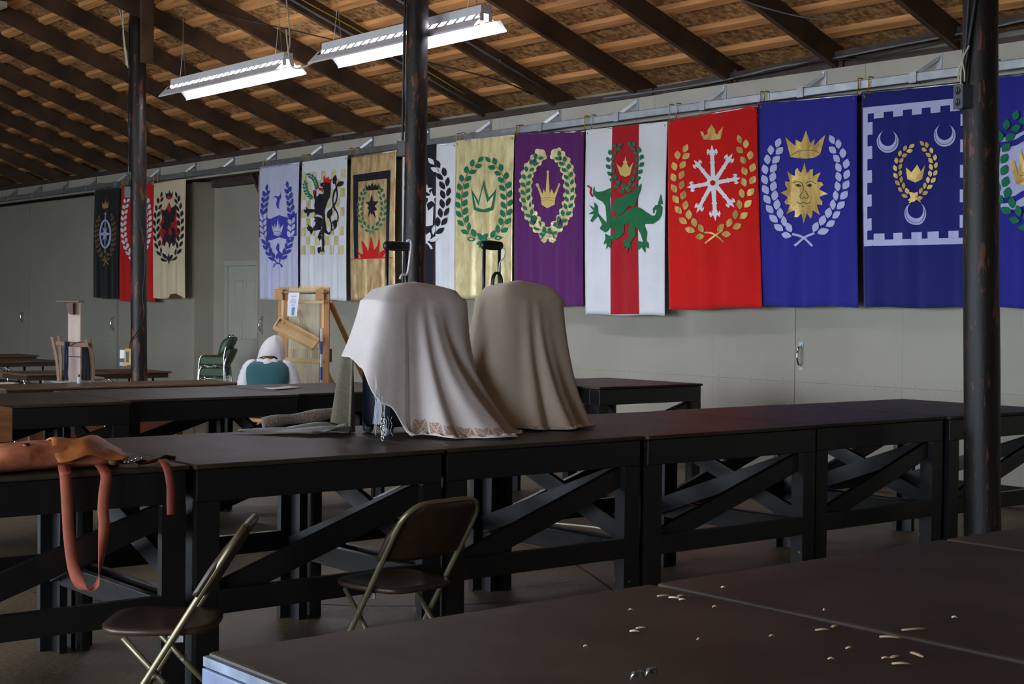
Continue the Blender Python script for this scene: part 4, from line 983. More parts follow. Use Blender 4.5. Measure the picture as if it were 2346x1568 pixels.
for st in ([(258, 745), (285, 735), (312, 748)], [(330, 748), (360, 735), (395, 750)], [(272, 757), (288, 752), (302, 762), (288, 766), (272, 757)], [(340, 760), (356, 752), (372, 758), (356, 766), (340, 760)], [(312, 750), (316, 790), (296, 822), (310, 836), (322, 826), (338, 836), (348, 822), (330, 790)], [(278, 858), (300, 866), (320, 860), (342, 866), (362, 856)], [(308, 880), (322, 886)]):
    b.poly_stroke(st, 3.2, 'c_ink', 'face_line', 2.2, n=5)
for x in (288, 356): b.disc(x, 759, 7, 5, 'c_ink', 'eye', 2.3, 10)
# 13 navy with embattled border and crescents
b = Banner('navy banner with white embattled border and three crescents', 'E', ((655, 207), (1332, 140), (1332, 1478), (664, 1478)), 'c_navy', .016, 4, .1); b.hang()
def stp(y0, y1, x): return y0+(y1-y0)*(x-663)/(1310-663)
b.patch([(663, 301), (1310, 236), (1310, 272), (692, 337), (692, 1080), (1310, 1066), (1310, 1102), (668, 1117)], 'c_paleblue', 'border', 1)
b.patch([(1282, 272), (1310, 270), (1310, 1070), (1282, 1070)], 'c_paleblue', 'border', 1)
for x0, x1 in ((730, 787), (843, 900), (955, 1010), (1063, 1122), (1178, 1235)): b.patch([(x0, stp(334, 270, x0)-2), (x1, stp(334, 270, x1)-2), (x1, stp(372, 310, x1)), (x0, stp(372, 310, x0))], 'c_paleblue', 'merlon', 1)
for y0, y1 in ((388, 462), (530, 605), (672, 745), (815, 885), (955, 1026)): b.patch([(691, y0), (722, y0-3), (724, y1-3), (691, y1)], 'c_paleblue', 'merlon', 1)
for x0, x1 in ((735, 793), (845, 902), (953, 1012), (1050, 1115), (1168, 1232)): b.patch([(x0, stp(1082, 1068, x0)), (x0, stp(1046, 1022, x0)), (x1, stp(1046, 1022, x1)), (x1, stp(1082, 1068, x1))], 'c_paleblue', 'merlon', 1)
for y0, y1 in ((340, 410), (490, 565), (640, 715), (785, 860), (935, 1010)): b.patch([(1283, y0), (1240, y0-2), (1240, y1-2), (1283, y1)], 'c_paleblue', 'merlon', 1)
for cx, cy in ((812, 500), (1147, 464), (979, 925)):
    pts = []
    for k in range(21):
        a = -.30*PI+ (1.6*PI)*k/20; pts.append((cx+63*math.cos(a), cy+67*math.sin(a)))
    for k in range(20, -1, -1):
        a = -.36*PI+(1.72*PI)*k/20; pts.append((cx+44*math.cos(a), cy-22+50*math.sin(a)))
    b.patch(pts, 'c_paleblue', 'crescent', 1)
    b.poly_stroke([(cx+54*math.cos(-.1*PI+1.2*PI*k/12), cy-5+60*math.sin(-.1*PI+1.2*PI*k/12)) for k in range(13)], 2.5, 'c_navy', 'crescent_line', 2, n=1)
b.patch([(932, 722), (924, 653), (955, 682), (985, 636), (1006, 676), (1034, 638), (1015, 722), (975, 742)], 'gold_small', 'crown', 1)
b.branch([(985, 838), (930, 812), (888, 745), (872, 665), (890, 590), (945, 538)], 9, 38, 22, 'gold_small', 15, .4); b.branch([(965, 838), (1020, 800), (1066, 735), (1085, 660), (1075, 585), (1025, 522)], 9, 38, 22, 'gold_small', 15, .4)
b.poly_stroke([(945, 862), (972, 838), (1000, 825)], 8, 'gold_small', layer=2); b.poly_stroke([(1008, 858), (980, 836), (950, 826)], 8, 'gold_small', layer=2)
# 14 blue with green wreath at the right edge
b = Banner('blue banner with green wreath, cut by the right picture edge', 'E', ((1400, 118), (1960, 60), (1960, 1482), (1405, 1480)), 'c_blue', .014, 4, .8); b.hang()
b.patch([(1478, 478), (1545, 470), (1640, 428), (1740, 420), (1850, 440), (1880, 640), (1850, 860), (1740, 905), (1640, 872), (1560, 900), (1480, 905), (1470, 700)], 'c_paleblue', 'field_disc', 1)
for y in (500, 830): b.poly_stroke([(1476, y+20), (1560, y+8), (1640, y-30), (1740, y-40), (1860, y)], 34, 'c_blue', 'wavy_bar', 2)
b.branch([(1680, 1010), (1580, 940), (1505, 840), (1478, 700), (1480, 560), (1530, 430), (1620, 340)], 11, 66, 40, 'c_green', 28, .5, layer=3); b.branch([(1660, 1010), (1770, 940), (1850, 840), (1880, 700), (1870, 560), (1820, 430), (1740, 340)], 11, 66, 40, 'c_green', 28, .5, layer=3)
b.patch([(1570, 752), (1533, 620), (1560, 614), (1584, 690), (1600, 545), (1640, 670), (1680, 540), (1720, 680), (1760, 545), (1780, 690), (1805, 614), (1825, 620), (1790, 752), (1680, 765)], 'gold_small', 'crown', 3)
# ------------------------------------------------------------------ draped suitcases on the middle row
ZT = HT
mat('case_navy', srgb(26, 30, 44), .45, var=.15, scale=30)
mat('case_grey', srgb(120, 128, 144), .35, var=.1)
mat('thread', srgb(214, 210, 206), .9)
def linen(name, c, border=False):
    m, nt, b = nodes_of(name); N = nt.nodes.new; L = nt.links.new
    b.inputs['Roughness'].default_value = .8; b.inputs['Specular IOR Level'].default_value = .25; b.inputs['Sheen Weight'].default_value = .25
    tc = N('ShaderNodeTexCoord')
    nz = N('ShaderNodeTexNoise'); nz.inputs['Scale'].default_value = 5; nz.inputs['Detail'].default_value = 5; L(tc.outputs['Object'], nz.inputs['Vector'])
    rp = N('ShaderNodeValToRGB'); rp.color_ramp.elements[0].position = .35; rp.color_ramp.elements[1].position = .65
    rp.color_ramp.elements[0].color = (*[x*.93 for x in srgb(*c)], 1); rp.color_ramp.elements[1].color = (*[min(1, x*1.05) for x in srgb(*c)], 1)
    L(nz.outputs['Fac'], rp.inputs[0]); out = rp.outputs[0]
    n2 = N('ShaderNodeTexNoise'); n2.inputs['Scale'].default_value = 9; n2.inputs['Detail'].default_value = 4; L(tc.outputs['Object'], n2.inputs['Vector'])
    bp = N('ShaderNodeBump'); bp.inputs['Strength'].default_value = .25; bp.inputs['Distance'].default_value = .02; L(n2.outputs['Fac'], bp.inputs['Height']); L(bp.outputs[0], b.inputs['Normal'])
    if border:   # stamped interlace squares along the hem (print), laid out in the cloth's own UV
        uv = N('ShaderNodeUVMap'); uv.uv_map = 'cloth_uv'
        sp = N('ShaderNodeSeparateXYZ'); L(uv.outputs[0], sp.inputs[0])
        def M(op, a, b_=None, c_=None):
            n = N('ShaderNodeMath'); n.operation = op
            for i, x in enumerate((a, b_, c_)):
                if x is None: continue
                if isinstance(x, (int, float)): n.inputs[i].default_value = x
                else: L(x, n.inputs[i])
            return n.outputs[0]
        U, V = sp.outputs[0], sp.outputs[1]
        cell = M('FRACT', M('DIVIDE', U, .098)); vv = M('DIVIDE', V, .105)
        a = M('ABSOLUTE', M('SUBTRACT', cell, .5)); c_ = M('ABSOLUTE', M('SUBTRACT', vv, .62))
        insq = M('MULTIPLY', M('LESS_THAN', a, .44), M('LESS_THAN', c_, .44))
        diag = M('LESS_THAN', M('ABSOLUTE', M('SUBTRACT', a, c_)), .035)
        rr = M('SQRT', M('ADD', M('POWER', M('SUBTRACT', a, .3), 2), M('POWER', M('SUBTRACT', c_, .18), 2)))
        r2 = M('SQRT', M('ADD', M('POWER', M('SUBTRACT', a, .15), 2), M('POWER', M('SUBTRACT', c_, .32), 2)))
        knot = M('LESS_THAN', M('FRACT', M('MULTIPLY', rr, 9)), .38); kn2 = M('LESS_THAN', M('FRACT', M('MULTIPLY', r2, 9)), .38)
        lines = M('MAXIMUM', diag, M('MULTIPLY', knot, kn2))
        msk = M('MULTIPLY', insq, M('SUBTRACT', 1, lines))
        msk = M('MULTIPLY', msk, M('MULTIPLY', M('GREATER_THAN', U, .0), M('LESS_THAN', U, .58)))
        mx = N('ShaderNodeMix'); mx.data_type = 'RGBA'; L(M('MULTIPLY', msk, .85), mx.inputs[0]); L(out, mx.inputs[6]); mx.inputs[7].default_value = (*srgb(150, 108, 72), 1); out = mx.outputs[2]
    L(out, b.inputs['Base Color'])
    MATS[name] = m
linen('linen_left', (206, 196, 192), True); linen('linen_right', (196, 180, 160))
def suitcase(x0, x1, y0, y1, ztop, label, hy):
    e = thing('suitcase', label, 'suitcase', ((x0+x1)/2, (y0+y1)/2, ZT), 0, 'wheeled suitcases under cloths')
    G().box(x0, x1, y0, y1, ZT+.035, ztop).build('shell', 'case_navy', e, bevel=.03)
    for x in (x0+.02, x1-.02):
        for y in (y0+.035, y1-.035):
            w_ = G().tube([(x-.012, y, ZT+.024), (x+.012, y, ZT+.024)], .0235, 14).build('wheel', 'case_grey', e, True)
            G().box(x-.02, x+.02, y-.02, y+.02, ZT+.03, ZT+.075).build('wheel_housing', 'black_plastic', w_)
    # corner guard
    G().prism([(0, 0), (.075, 0), (.05, .1), (.015, .17), (0, .17)], lambda u, v, d: (x1-.02-u, y0-.004+d, ZT+.05+v), 0, .004).build('corner_guard', 'case_grey', e, fix=True)
    # telescopic handle
    xb = x0+.03; ya, yb = hy
    for y in (ya, yb): G().tube([(xb, y, ztop-.1), (xb, y, ztop+.235)], .0085, 10).build('handle_rod', 'black_plastic', e, True)
    G().loft([[(xb+r*math.cos(2*PI*k/12)*.9, y, ztop+.25+r*1.25*math.sin(2*PI*k/12)) for k in range(12)] for y, r in ((ya-.018, .012), (ya-.01, .017), ((ya+yb)/2, .02), (yb+.01, .017), (yb+.018, .012))]).build('handle_grip', 'black_plastic', e, True, fix=True)
    return e
CL = (-5.98, -5.77, 3.97, 4.45, 1.575); CR = (-5.98, -5.76, 4.67, 5.07, 1.60)
suitcase(*CL, 'dark wheeled suitcase under the left pale cloth', (4.10, 4.215))
suitcase(*CR, 'dark wheeled suitcase under the right beige cloth', (4.70, 4.80))
# hooks left hanging on the pull handles
for (y, zz, lb) in ((4.205, 1.80, 'white hook hanging from the left suitcase handle'),):
    o = G().tube(smooth_path([(-5.935, y, zz+.05), (-5.93, y+.018, zz+.055), (-5.93, y+.022, zz+.02), (-5.93, y+.012, zz-.06), (-5.93, y, zz-.11), (-5.93, y-.03, zz-.115), (-5.925, y-.045, zz-.135)], 5), .006, 7).build('hook', 'white_enamel', None, True); tag(o, lb, 'hook')
o = G().tube(smooth_path([(-5.93, 4.80, 1.835), (-5.92, 4.812, 1.83), (-5.92, 4.806, 1.79), (-5.92, 4.78, 1.76), (-5.92, 4.775, 1.70)], 5), .0035, 6).build('cord_loop', 'white_enamel', None, True); tag(o, 'thin white cord hanging from the right suitcase handle', 'cord')
for k in (0, 1):
    o = G().tube(smooth_path([(-5.93+.012*k, 4.735, 1.625), (-5.93+.012*k, 4.74, 1.685), (-5.93+.012*k, 4.765, 1.71), (-5.93+.012*k, 4.79, 1.685), (-5.93+.012*k, 4.795, 1.625)], 5), .006, 7).build('wire_loop', 'black_plastic', None, True)
    tag(o, 'black wire loop standing behind the right cloth, %s of two' % ('nearer' if k else 'farther'), 'wire')

def drape(name, label, box, m, hem, flare, fold, seed, nth=180, nr=46, uv0=None, lump=0):
    """cloth over a box: rounded top, then falling outwards to a hem of varying height"""
    x0, x1, y0, y1, zt = box; cx, cy = (x0+x1)/2, (y0+y1)/2; hx, hy = (x1-x0)/2+.012, (y1-y0)/2+.012
    R = random.Random(seed)
    def lerp_tab(tab, a):
        a = (a+180) % 360-180
        t = sorted(tab); t = [(t[-1][0]-360, t[-1][1])]+t+[(t[0][0]+360, t[0][1])]
        for (a0, v0), (a1, v1) in zip(t[:-1], t[1:]):
            if a0 <= a <= a1:
                f = (a-a0)/(a1-a0); f = f*f*(3-2*f); return v0+(v1-v0)*f
        return t[0][1]
    cr = .05
    def outline(th):
        c, s_ = math.cos(th), math.sin(th); n_ = 5.5
        r = (abs(c/hx)**n_+abs(s_/hy)**n_)**(-1/n_); return r*c, r*s_
    rows = []; uvs = []
    ks = [R.uniform(-1, 1) for _ in range(8)]
    arc = 0; prev = None; arcs = []
    for i in range(nth+1):
        th = -PI+2*PI*i/nth; a = math.degrees(th)
        ox, oy = outline(th); fl_ = lerp_tab(flare, a); hz = lerp_tab(hem, a)
        bx, by = cx+ox, cy+oy
        nrm = Vector((ox/hx**1.2, oy/hy**1.2, 0)).normalized()*.6+Vector((math.cos(th), math.sin(th), 0))*.4; nrm.normalize()
        ph = sum(ks[j]*.5*math.sin((j+1)*th+ks[-j-1]*3) for j in range(4))
        fd = math.sin(fold*th+ph*2.2+ks[0])*.65+math.sin(fold*1.7*th+ks[1]*5)*.35
        col = []; cv = []
        top = 7
        for j in range(top):   # top cap
            f = .02+.98*(j/(top-1)); ee = max(0, f-.8)/.2
            z = zt+.026-.035*ee*ee+.3*lump*(1-f*f)*f*math.cos(2*th+1)+lump*(1-f*f)
            col.append((cx+ox*f*.985, cy+oy*f*.985, z)); cv.append(0)
        H = zt-.006-hz; puddle = hz < ZT+.03
        for j in range(1, nr+1):
            s_ = j/nr
            if puddle:
                # fall then run out on the table
                if s_ < .9: q = s_/.9; out = fl_*(.25*q+.75*q**2.2)*.93; z = zt-.008-H*q
                else: q = (s_-.9)/.1; out = fl_*(.93+.09*q); z = hz+.006+.014*abs(math.sin(fold*2.3*th+ks[2]*4))*math.sin(q*PI)
                amp = .045*min(1, s_*1.1)**1.25
            else: q = s_; out = fl_*(.3*q+.7*q**1.8); z = zt-.008-H*q; amp = .03*s_**1.2
            wr = .006*noise.noise(Vector((bx*9, by*9, z*5+seed)))
            # diagonal pull creases from the corners
            d = out+amp*fd*(.35+fl_*1.6)+wr+.010
            z2 = z+.004*math.sin(fold*.8*th+s_*6)
            col.append((bx+nrm.x*d, by+nrm.y*d, max(z2, ZT+.004+.002*(fd+1)))); cv.append(s_)
        rows.append(col)
        p = Vector(col[-1])
        if prev is not None: arc += (p-prev).length
        prev = p; arcs.append((arc, a)); uvs.append(cv)
    g = G().sheet(rows)
    o = g.build(name, m, None, True, fix=False)
    # uv: u along the hem from a chosen angle, v up from the hem
    a0 = next((ar for ar, a in arcs if a >= (uv0 if uv0 is not None else 0)), 0)
    ul = o.data.uv_layers.new(name='cloth_uv'); nj = len(rows[0])
    for lp in o.data.loops:
        vi = lp.vertex_index; i, j = divmod(vi, nj)
        length = sum((Vector(rows[i][k+1])-Vector(rows[i][k])).length for k in range(j, nj-1)) if j > nj-14 else 1.0
        ul.data[lp.index].uv = (arcs[i][0]-a0, length)
    md = o.modifiers.new('cloth_thickness', 'SOLIDIFY'); md.thickness = .0025
    return tag(o, label, 'cloth', 'pale cloths draped over the suitcases')
drape('draped_cloth', 'pale linen cloth with brown knotwork hem over the left suitcase', CL, 'linen_left',
      hem=[(-180, 1.2), (-150, 1.27), (-120, 1.30), (-95, 1.29), (-78, 1.24), (-60, 1.08), (-44, .93), (0, .925), (50, .925), (80, .95), (120, 1.05)],
      flare=[(-180, .07), (-140, .07), (-110, .08), (-90, .10), (-62, .16), (-40, .24), (0, .40), (22, .46), (45, .34), (70, .18), (110, .1)], fold=9, seed=3, uv0=-44, lump=.05)
drape('draped_cloth', 'beige cloth over the right suitcase, reaching the table', CR, 'linen_right',
      hem=[(-180, 1.0), (-120, .96), (-90, .93), (0, .925), (60, .925), (90, .93), (140, 1.0)],
      flare=[(-180, .08), (-130, .16), (-90, .2), (-50, .17), (-20, .2), (20, .24), (50, .16), (75, .13), (110, .08)], fold=8, seed=11, lump=.045)
# frayed threads and clip chain below the raised hem
for k in range(14):
    px = 858+k*2.6+rnd.uniform(-4, 4); y0 = 845+k*9+rnd.uniform(-10, 10); y1 = min(1000, y0+rnd.uniform(60, 150)); d = 6.62
    pts = [atd(px+rnd.uniform(-4, 4)+3*math.sin(f*7+k), y0+(y1-y0)*f, d-.04*f) for f in (0, .2, .4, .6, .8, 1)]
    pts = [Vector((p.x, p.y, max(p.z, ZT+.004))) for p in pts]
    o = G().tube(smooth_path(pts, 3), .0008, 4).build('loose_thread', 'thread', None, True); tag(o, 'loose white thread hanging from the raised hem of the left cloth', 'thread', 'frayed threads of the left cloth')
e = thing('clip_chain', 'short silver clip chain hanging beside the left suitcase', 'chain', atd(878, 1008, 6.5))
for k in range(6):
    c = atd(877+1.5*math.sin(k*2), 962+k*8.6, 6.52)
    pts = [c+Vector((.006*math.cos(a)*(1 if k % 2 else .4), .006*math.cos(a)*(.4 if k % 2 else 1), .012*math.sin(a))) for a in [2*PI*i/10 for i in range(10)]]
    G().tube(pts, .0025, 5, closed=True).build('link', 'chrome', e, True)

# olive wool cloth slung behind the left suitcase and trailing on the table
mat('olive_wool', srgb(92, 86, 70), .95, var=.15, scale=60, bump=.25, bscale=220, sheen=.3)
rows = []
for j in range(22):
    f = j/21; r = []
    for i in range(17):
        u = i/16
        top = Vector((-6.02+.03*u, 3.93+.13*(1-u)*.2, 1.42)); 
        x = -6.06+.20*u*(.55+.45*f)-.02*f; y = 3.925-.03*math.sin(u*PI*2.4+.6)*(.4+f)-.03*f
        z = 1.30-(1.30-ZT-.008)*f
        r.append((x, y, max(z, ZT+.006)))
    rows.append(r)
for j in range(1, 13):
    f = j/12; r = []
    for i in range(17):
        u = i/16
        x = -6.08+.22*u-.10*f*(1-u)-.02*f; y = 3.89-.46*f*(1-.45*u)-.03*math.sin(u*PI*2.4+.6)*(1-f)
        r.append((x, y, ZT+.006+.035*(1-f)*abs(math.sin(u*PI*2.2+.4))+.012*abs(math.sin(f*5+u*3))))
    rows.append(r)
o = G().sheet(rows).build('wool_cloth', 'olive_wool', None, True); o.modifiers.new('cloth_thickness', 'SOLIDIFY').thickness = .006
tag(o, 'olive wool cloth hanging behind the left suitcase and trailing on the table', 'cloth')
mat('fleece', srgb(104, 84, 72), 1, var=.35, scale=90, bump=.8, bscale=120, sheen=.4)
pts = [(-6.30, 3.62, ZT+.035), (-6.27, 3.70, ZT+.05), (-6.24, 3.80, ZT+.06), (-6.2, 3.9, ZT+.075), (-6.17, 3.99, ZT+.09)]
o = G().tube(smooth_path(pts, 5), [.028+.004*math.sin(k*.6) for k in range(21)], 14).build('fleece_roll', 'fleece', None, True); tag(o, 'brown fleecy roll lying behind the left suitcase', 'fleece')

# ------------------------------------------------------------------ orange leather bag with its straps at the left
mat('bag_leather', srgb(206, 128, 106), .55, var=.16, scale=9, bump=.25, bscale=40, col2=srgb(160, 92, 46), contrast=(.42, .62))
mat('strap_leather', srgb(190, 104, 82), .6, var=.1, scale=14, bump=.1)
mat('strap_red', srgb(150, 70, 56), .6, var=.1, scale=14)
bg = thing('leather_bag', 'orange leather bag lying near the table edge at the left', 'bag', (-5.36, 2.15, ZT))
rings = []; n = 26; M_ = 15
for i in range(M_):
    t = i/(M_-1)
    c = Vector((-5.265-.03*math.sin(t*3), 1.88+.52*t, 0))
    hgt = (.07+.03*math.sin(t*PI*.9+.3))*(1-.82*max(0, t-.86)/.14)*(1-.5*max(0, .08-t)/.08)
    wd = (.155-.03*t)*(1-.72*max(0, t-.84)/.16)
    r = []
    for k in range(n):
        a = 2*PI*k/n; sx, sz = math.cos(a), math.sin(a)
        x = wd*math.copysign(abs(sx)**.75, sx); z = hgt/2*(1+math.copysign(abs(sz)**.7, sz))
        dent = .02*noise.noise(Vector((x*9, t*6, z*12)))
        r.append((c.x+x*(1+dent*2), c.y+dent, ZT+.001+z*(1+3.5*dent)))
    rings.append(r)
body = G().loft(rings).build('body', 'bag_leather', bg, True, fix=True)
# folded-back flap over the right half
rows = []
for i in range(14):
    t = i/13; y = 2.13+.27*t; r = []
    for k in range(12):
        u = k/11; x = -5.40+.28*u
        z = ZT+.03+(.074+.02*math.sin(t*PI))*math.sin(PI*(.12+.80*u))*(1-.45*t*t)+.010*math.sin(t*9+u*4)
        r.append((x+.012*math.sin(t*6), y+.02*math.sin(u*5), z))
    rows.append(r)
o = G().sheet(rows).build('flap', mat('flap_leather', srgb(176, 106, 58), .5, var=.2, scale=8, bump=.3, bscale=30), bg, True); o.modifiers.new('thick', 'SOLIDIFY').thickness = .006
for (x, y, z) in ((-5.21, 2.03, .10), (-5.135, 2.17, .05)):
    G().lathe([(.013, ZT+z-.014), (.013, ZT+z+.002), (.006, ZT+z+.004)], (x, y, 0), 12).build('eyelet', 'black_plastic', bg, True)
def strap(name, pxs, X, wd, m, parent, label=None, th=.0025, twist=None):
    pts = smooth_path([onX(px, py, X+dx) for px, py, dx in pxs], 6); rows = []
    for i, p in enumerate(pts):
        f = i/(len(pts)-1); a = twist(f) if twist else 0
        dirv = Vector((math.sin(a), math.cos(a), 0)); rows.append([p-dirv*wd/2, p, p+dirv*wd/2])
    o = G().sheet(rows).build(name, m, parent, True); md = o.modifiers.new('thick', 'SOLIDIFY'); md.thickness = th
    return o
def ribbon(name, pts3, wdir, wd, m, parent):
    rows = []
    for p, d in zip(pts3, wdir): rows.append([p-d*wd/2, p, p+d*wd/2])
    o = G().sheet(rows).build(name, m, parent, True); md = o.modifiers.new('thick', 'SOLIDIFY'); md.thickness = .0025; return o
XE = -5.055
path = [(146, 1060, -.16), (147, 1074, -.05), (149, 1084, .0), (150, 1096, 0), (153, 1150, .0), (158, 1230, .0), (168, 1300, .0), (186, 1343, 0), (205, 1352, 0), (221, 1340, 0), (229, 1300, 0), (235, 1250, 0), (238, 1200, 0), (236, 1170, 0), (238, 1130, 0), (243, 1095, 0), (238, 1078, -.04), (226, 1062, -.14), (220, 1046, -.2)]
pts = smooth_path([onX(a, b_, XE+dx) for a, b_, dx in path], 6); N_ = len(pts); dirs = []
for i in range(N_):
    f = i/(N_-1); t = (pts[min(i+1, N_-1)]-pts[max(i-1, 0)]).normalized()
    a = 0 if f < .32 else (PI*.5*(f-.32)/.12 if f < .44 else (PI*.5 if f < .5 else PI*.5+PI*.5*(f-.5)/.15 if f < .65 else PI))
    base = Vector((0, 1, 0)) if abs(t.z) > .5 else Vector((1, 0, 0))
    d = Vector((math.sin(a)*.8, math.cos(a), 0)); d = d-t*d.dot(t)
    if d.length < .2: d = Vector((1, 0, 0))-t*t.x
    dirs.append(d.normalized())
ribbon('strap', pts, dirs, .042, 'strap_leather', bg)
path = [(372, 1054, -.06), (378, 1064, -.01), (386, 1085, .0), (391, 1120, 0), (391, 1150, 0), (392, 1180, 0)]
pts = smooth_path([onX(a, b_, XE+dx) for a, b_, dx in path], 5)
o = ribbon('ribbon', pts, [Vector((0, 1, 0))]*len(pts), .034, 'strap_red', None); tag(o, 'dull red leather strap end hanging over the table edge', 'strap')
pts = [onZ(a, b_, ZT+.012+.008*math.sin(i)) for i, (a, b_) in enumerate(((318, 1060), (340, 1058), (358, 1054), (375, 1046), (390, 1048), (402, 1049)))]
o = ribbon('ribbon', smooth_path(pts, 4), [Vector((.8, -.3, .35)).normalized()]*(5*4+1), .05, 'strap_red', None); tag(o, 'dull red leather strap lying folded at the table corner', 'strap')
# tan roll and studded bracelet
p0 = onZ(214, 1044, ZT+.03); p1 = onZ(262, 1054, ZT+.03)
o = G().tube(smooth_path([p0, (p0+p1)/2+Vector((0, 0, .004)), p1], 4), [.024, .026, .027, .027, .026, .025, .024, .023, .022], 12).build('leather_roll', mat('tan_roll', srgb(150, 112, 72), .6, var=.15, scale=20), None, True); tag(o, 'small tan leather roll beside the orange bag', 'leather roll')
br = thing('studded_strap', 'dark strap with rows of silver studs right of the bag', 'strap', onZ(290, 1058, ZT))
q0 = onZ(246, 1052, ZT+.02); q1 = onZ(326, 1062, ZT+.02); dv = (q1-q0); sd = Vector((dv.y, -dv.x, 0)).normalized()
G().sheet([[q0+dv*(i/8)+sd*w_+Vector((0, 0, .010*math.sin(i*.9)+(.006 if w_ == 0 else 0))) for w_ in (-.028, 0, .028)] for i in range(9)]).build('band', 'black_plastic', br, True)
for i in range(9):
    for w_ in (-.016, .010):
        c = q0+dv*((i+.5)/9.5)+sd*w_+Vector((0, 0, .010*math.sin(i*.9)+.006))
        G().lathe([(.0085, 0), (.0075, .005), (.004, .008), (.0005, .009)], c, 10).build('stud', 'chrome', br, True)
# wooden block at the picture edge
c = onZ(-8, 1012, ZT); o = G().box(c.x-.07, c.x+.07, c.y-.05, c.y+.047, ZT, ZT+.15).build('wood_block', mat('block_wood', srgb(150, 96, 58), .6, var=.2, scale=6, stretch=(1, 1, 6)), bevel=.006); tag(o, 'orange-brown wooden block at the left picture edge behind the bag', 'wood block')

# ------------------------------------------------------------------ papers, tape and litter
mat('paper', srgb(226, 216, 204), .8, var=.02)
def paper(label, pxs, Z, curl=.006):
    q = [onZ(a, b_, Z) for a, b_ in pxs]; rows = []
    for j in range(7):
        v = j/6; rows.append([q[0].lerp(q[1], i/6).lerp(q[3].lerp(q[2], i/6), v)+Vector((0, 0, .003+curl*(abs(i/6-.4)**2+abs(v-.5)**2))) for i in range(7)])
    o = G().sheet(rows).build('paper_sheet', 'paper', None, True); o.modifiers.new('thick', 'SOLIDIFY').thickness = .0008
    return tag(o, label, 'paper', 'loose paper sheets on the tables')
paper('white paper sheet on the back row before the person', ((604, 892), (662, 889), (692, 890), (632, 895.5)), HT, .02)
paper('white paper sheet on the middle row right of the suitcases', ((1296, 946), (1318, 947.5), (1341, 953), (1306, 955)), HT, .02)
paper('white paper sheet at the left end of the long folding table', ((-20, 877.5), (30, 877), (48, 880), (-10, 883)), .74)
paper('white paper sheet under the bottle on the long folding table', ((112, 875.5), (160, 874), (182, 876.5), (135, 879)), .74)
c = onZ(215, 873, .74); g = G()
o = G().loft([[(c.x+r*math.cos(a)*(1+.3*noise.noise(Vector((a, z*30, 1)))), c.y+r*2*math.sin(a)*(1+.3*noise.noise(Vector((a, z*30, 2)))), .742+z) for a in [2*PI*k/14 for k in range(14)]] for r, z in ((.04, 0), (.055, .012), (.05, .03), (.025, .042), (.004, .045))]).build('crumpled_tissue', mat('tissue', srgb(150, 130, 118), .9), None, True, fix=True); tag(o, 'crumpled tissue on the long folding table beside the rack', 'tissue')
mat('tape_grey', srgb(120, 120, 116), .6); mat('tape_red', srgb(150, 60, 60), .6)
q = [onZ(a, b_, HT+.001) for a, b_ in ((1004, 1015), (1012, 1013), (1030, 1021), (1022, 1023))]
o = mobj('tape_strip', [p for p in q], [(0, 1, 2, 3)], 'tape_grey'); o.modifiers.new('thick', 'SOLIDIFY').thickness = .0006; tag(o, 'strip of grey tape on the table seam below the cloth hem', 'tape')
mat('shaving', srgb(176, 150, 110), .7, var=.2, scale=30); mat('fluff', srgb(200, 190, 180), .9); mat('foil', srgb(200, 206, 220), .2, .9)
lit = [(1454, 1451, 22, 0, 'f'), (1470, 1444, 26, .1, 's'), (1520, 1370, 30, .1, 's'), (1545, 1374, 26, -.2, 'f'), (1560, 1370, 20, .3, 's'), (1563, 1378, 14, .1, 'f'), (1342, 1486, 10, 0, 's'), (1445, 1402, 9, 0, 's'), (1657, 1350, 10, 0, 'f'), (1768, 1462, 12, .2, 's'), (1945, 1490, 16, .2, 's'),
       (1885, 1448, 34, .1, 's'), (1912, 1440, 24, .5, 's'), (2052, 1510, 34, .3, 's'), (2066, 1526, 42, 0, 's'), (2100, 1505, 46, -.9, 's'), (2028, 1513, 16, .1, 's'), (2095, 1447, 60, .15, 's'), (2040, 1465, 46, -.1, 's'), (2187, 1419, 12, 0, 'f'), (1888, 1402, 10, 1.2, 's'), (1904, 1515, 14, 0, 's'), (1637, 1395, 9, 0, 's'), (1600, 1470, 8, .3, 's'), (1460, 1560, 34, .3, 'm'), (1492, 1552, 34, .5, 'm')]
for i, (px, py, L_, a, kd) in enumerate(lit):
    c = onZ(px, py, HT); s_ = L_/3393*(c-CAM).length; d = RGT*math.cos(a)+Vector((FWD.x, FWD.y, 0)).normalized()*math.sin(a)*2; d.normalize(); nn = Vector((-d.y, d.x, 0))
    w_ = min(.011, s_*.35) if kd != 'f' else s_*.45
    rows = []
    for j in range(7):
        t = j/6-.5; q = c+d*t*s_+nn*(.25*s_*(t*t-.1))+Vector((0, 0, .002+(.0025 if kd != 'f' else .002)*math.cos(t*PI)+(.012 if kd == 'm' else 0)*abs(math.sin(j*2.1))))
        ww = w_*math.cos(t*2.6)*.5+.0008; rows.append([q-nn*ww, q+Vector((0, 0, .002)), q+nn*ww])
    nm = {'s': 'wood_shaving', 'f': 'lint_bit', 'm': 'foil_scrap'}[kd]
    o = G().sheet(rows).build(nm, {'s': 'shaving', 'f': 'fluff', 'm': 'foil'}[kd], None, True); o.modifiers.new('thick', 'SOLIDIFY').thickness = .001
    tag(o, {'s': 'curled pale wood shaving on the nearest table tops', 'f': 'small white lint bit on the nearest table tops', 'm': 'crinkled silver foil scrap at the bottom picture edge, %s of two' % ('left' if px < 1475 else 'right')}[kd], {'s': 'shaving', 'f': 'lint', 'm': 'foil'}[kd], {'s': 'wood shavings on the front row', 'f': 'lint bits on the front row', 'm': 'foil scraps on the front row'}[kd])
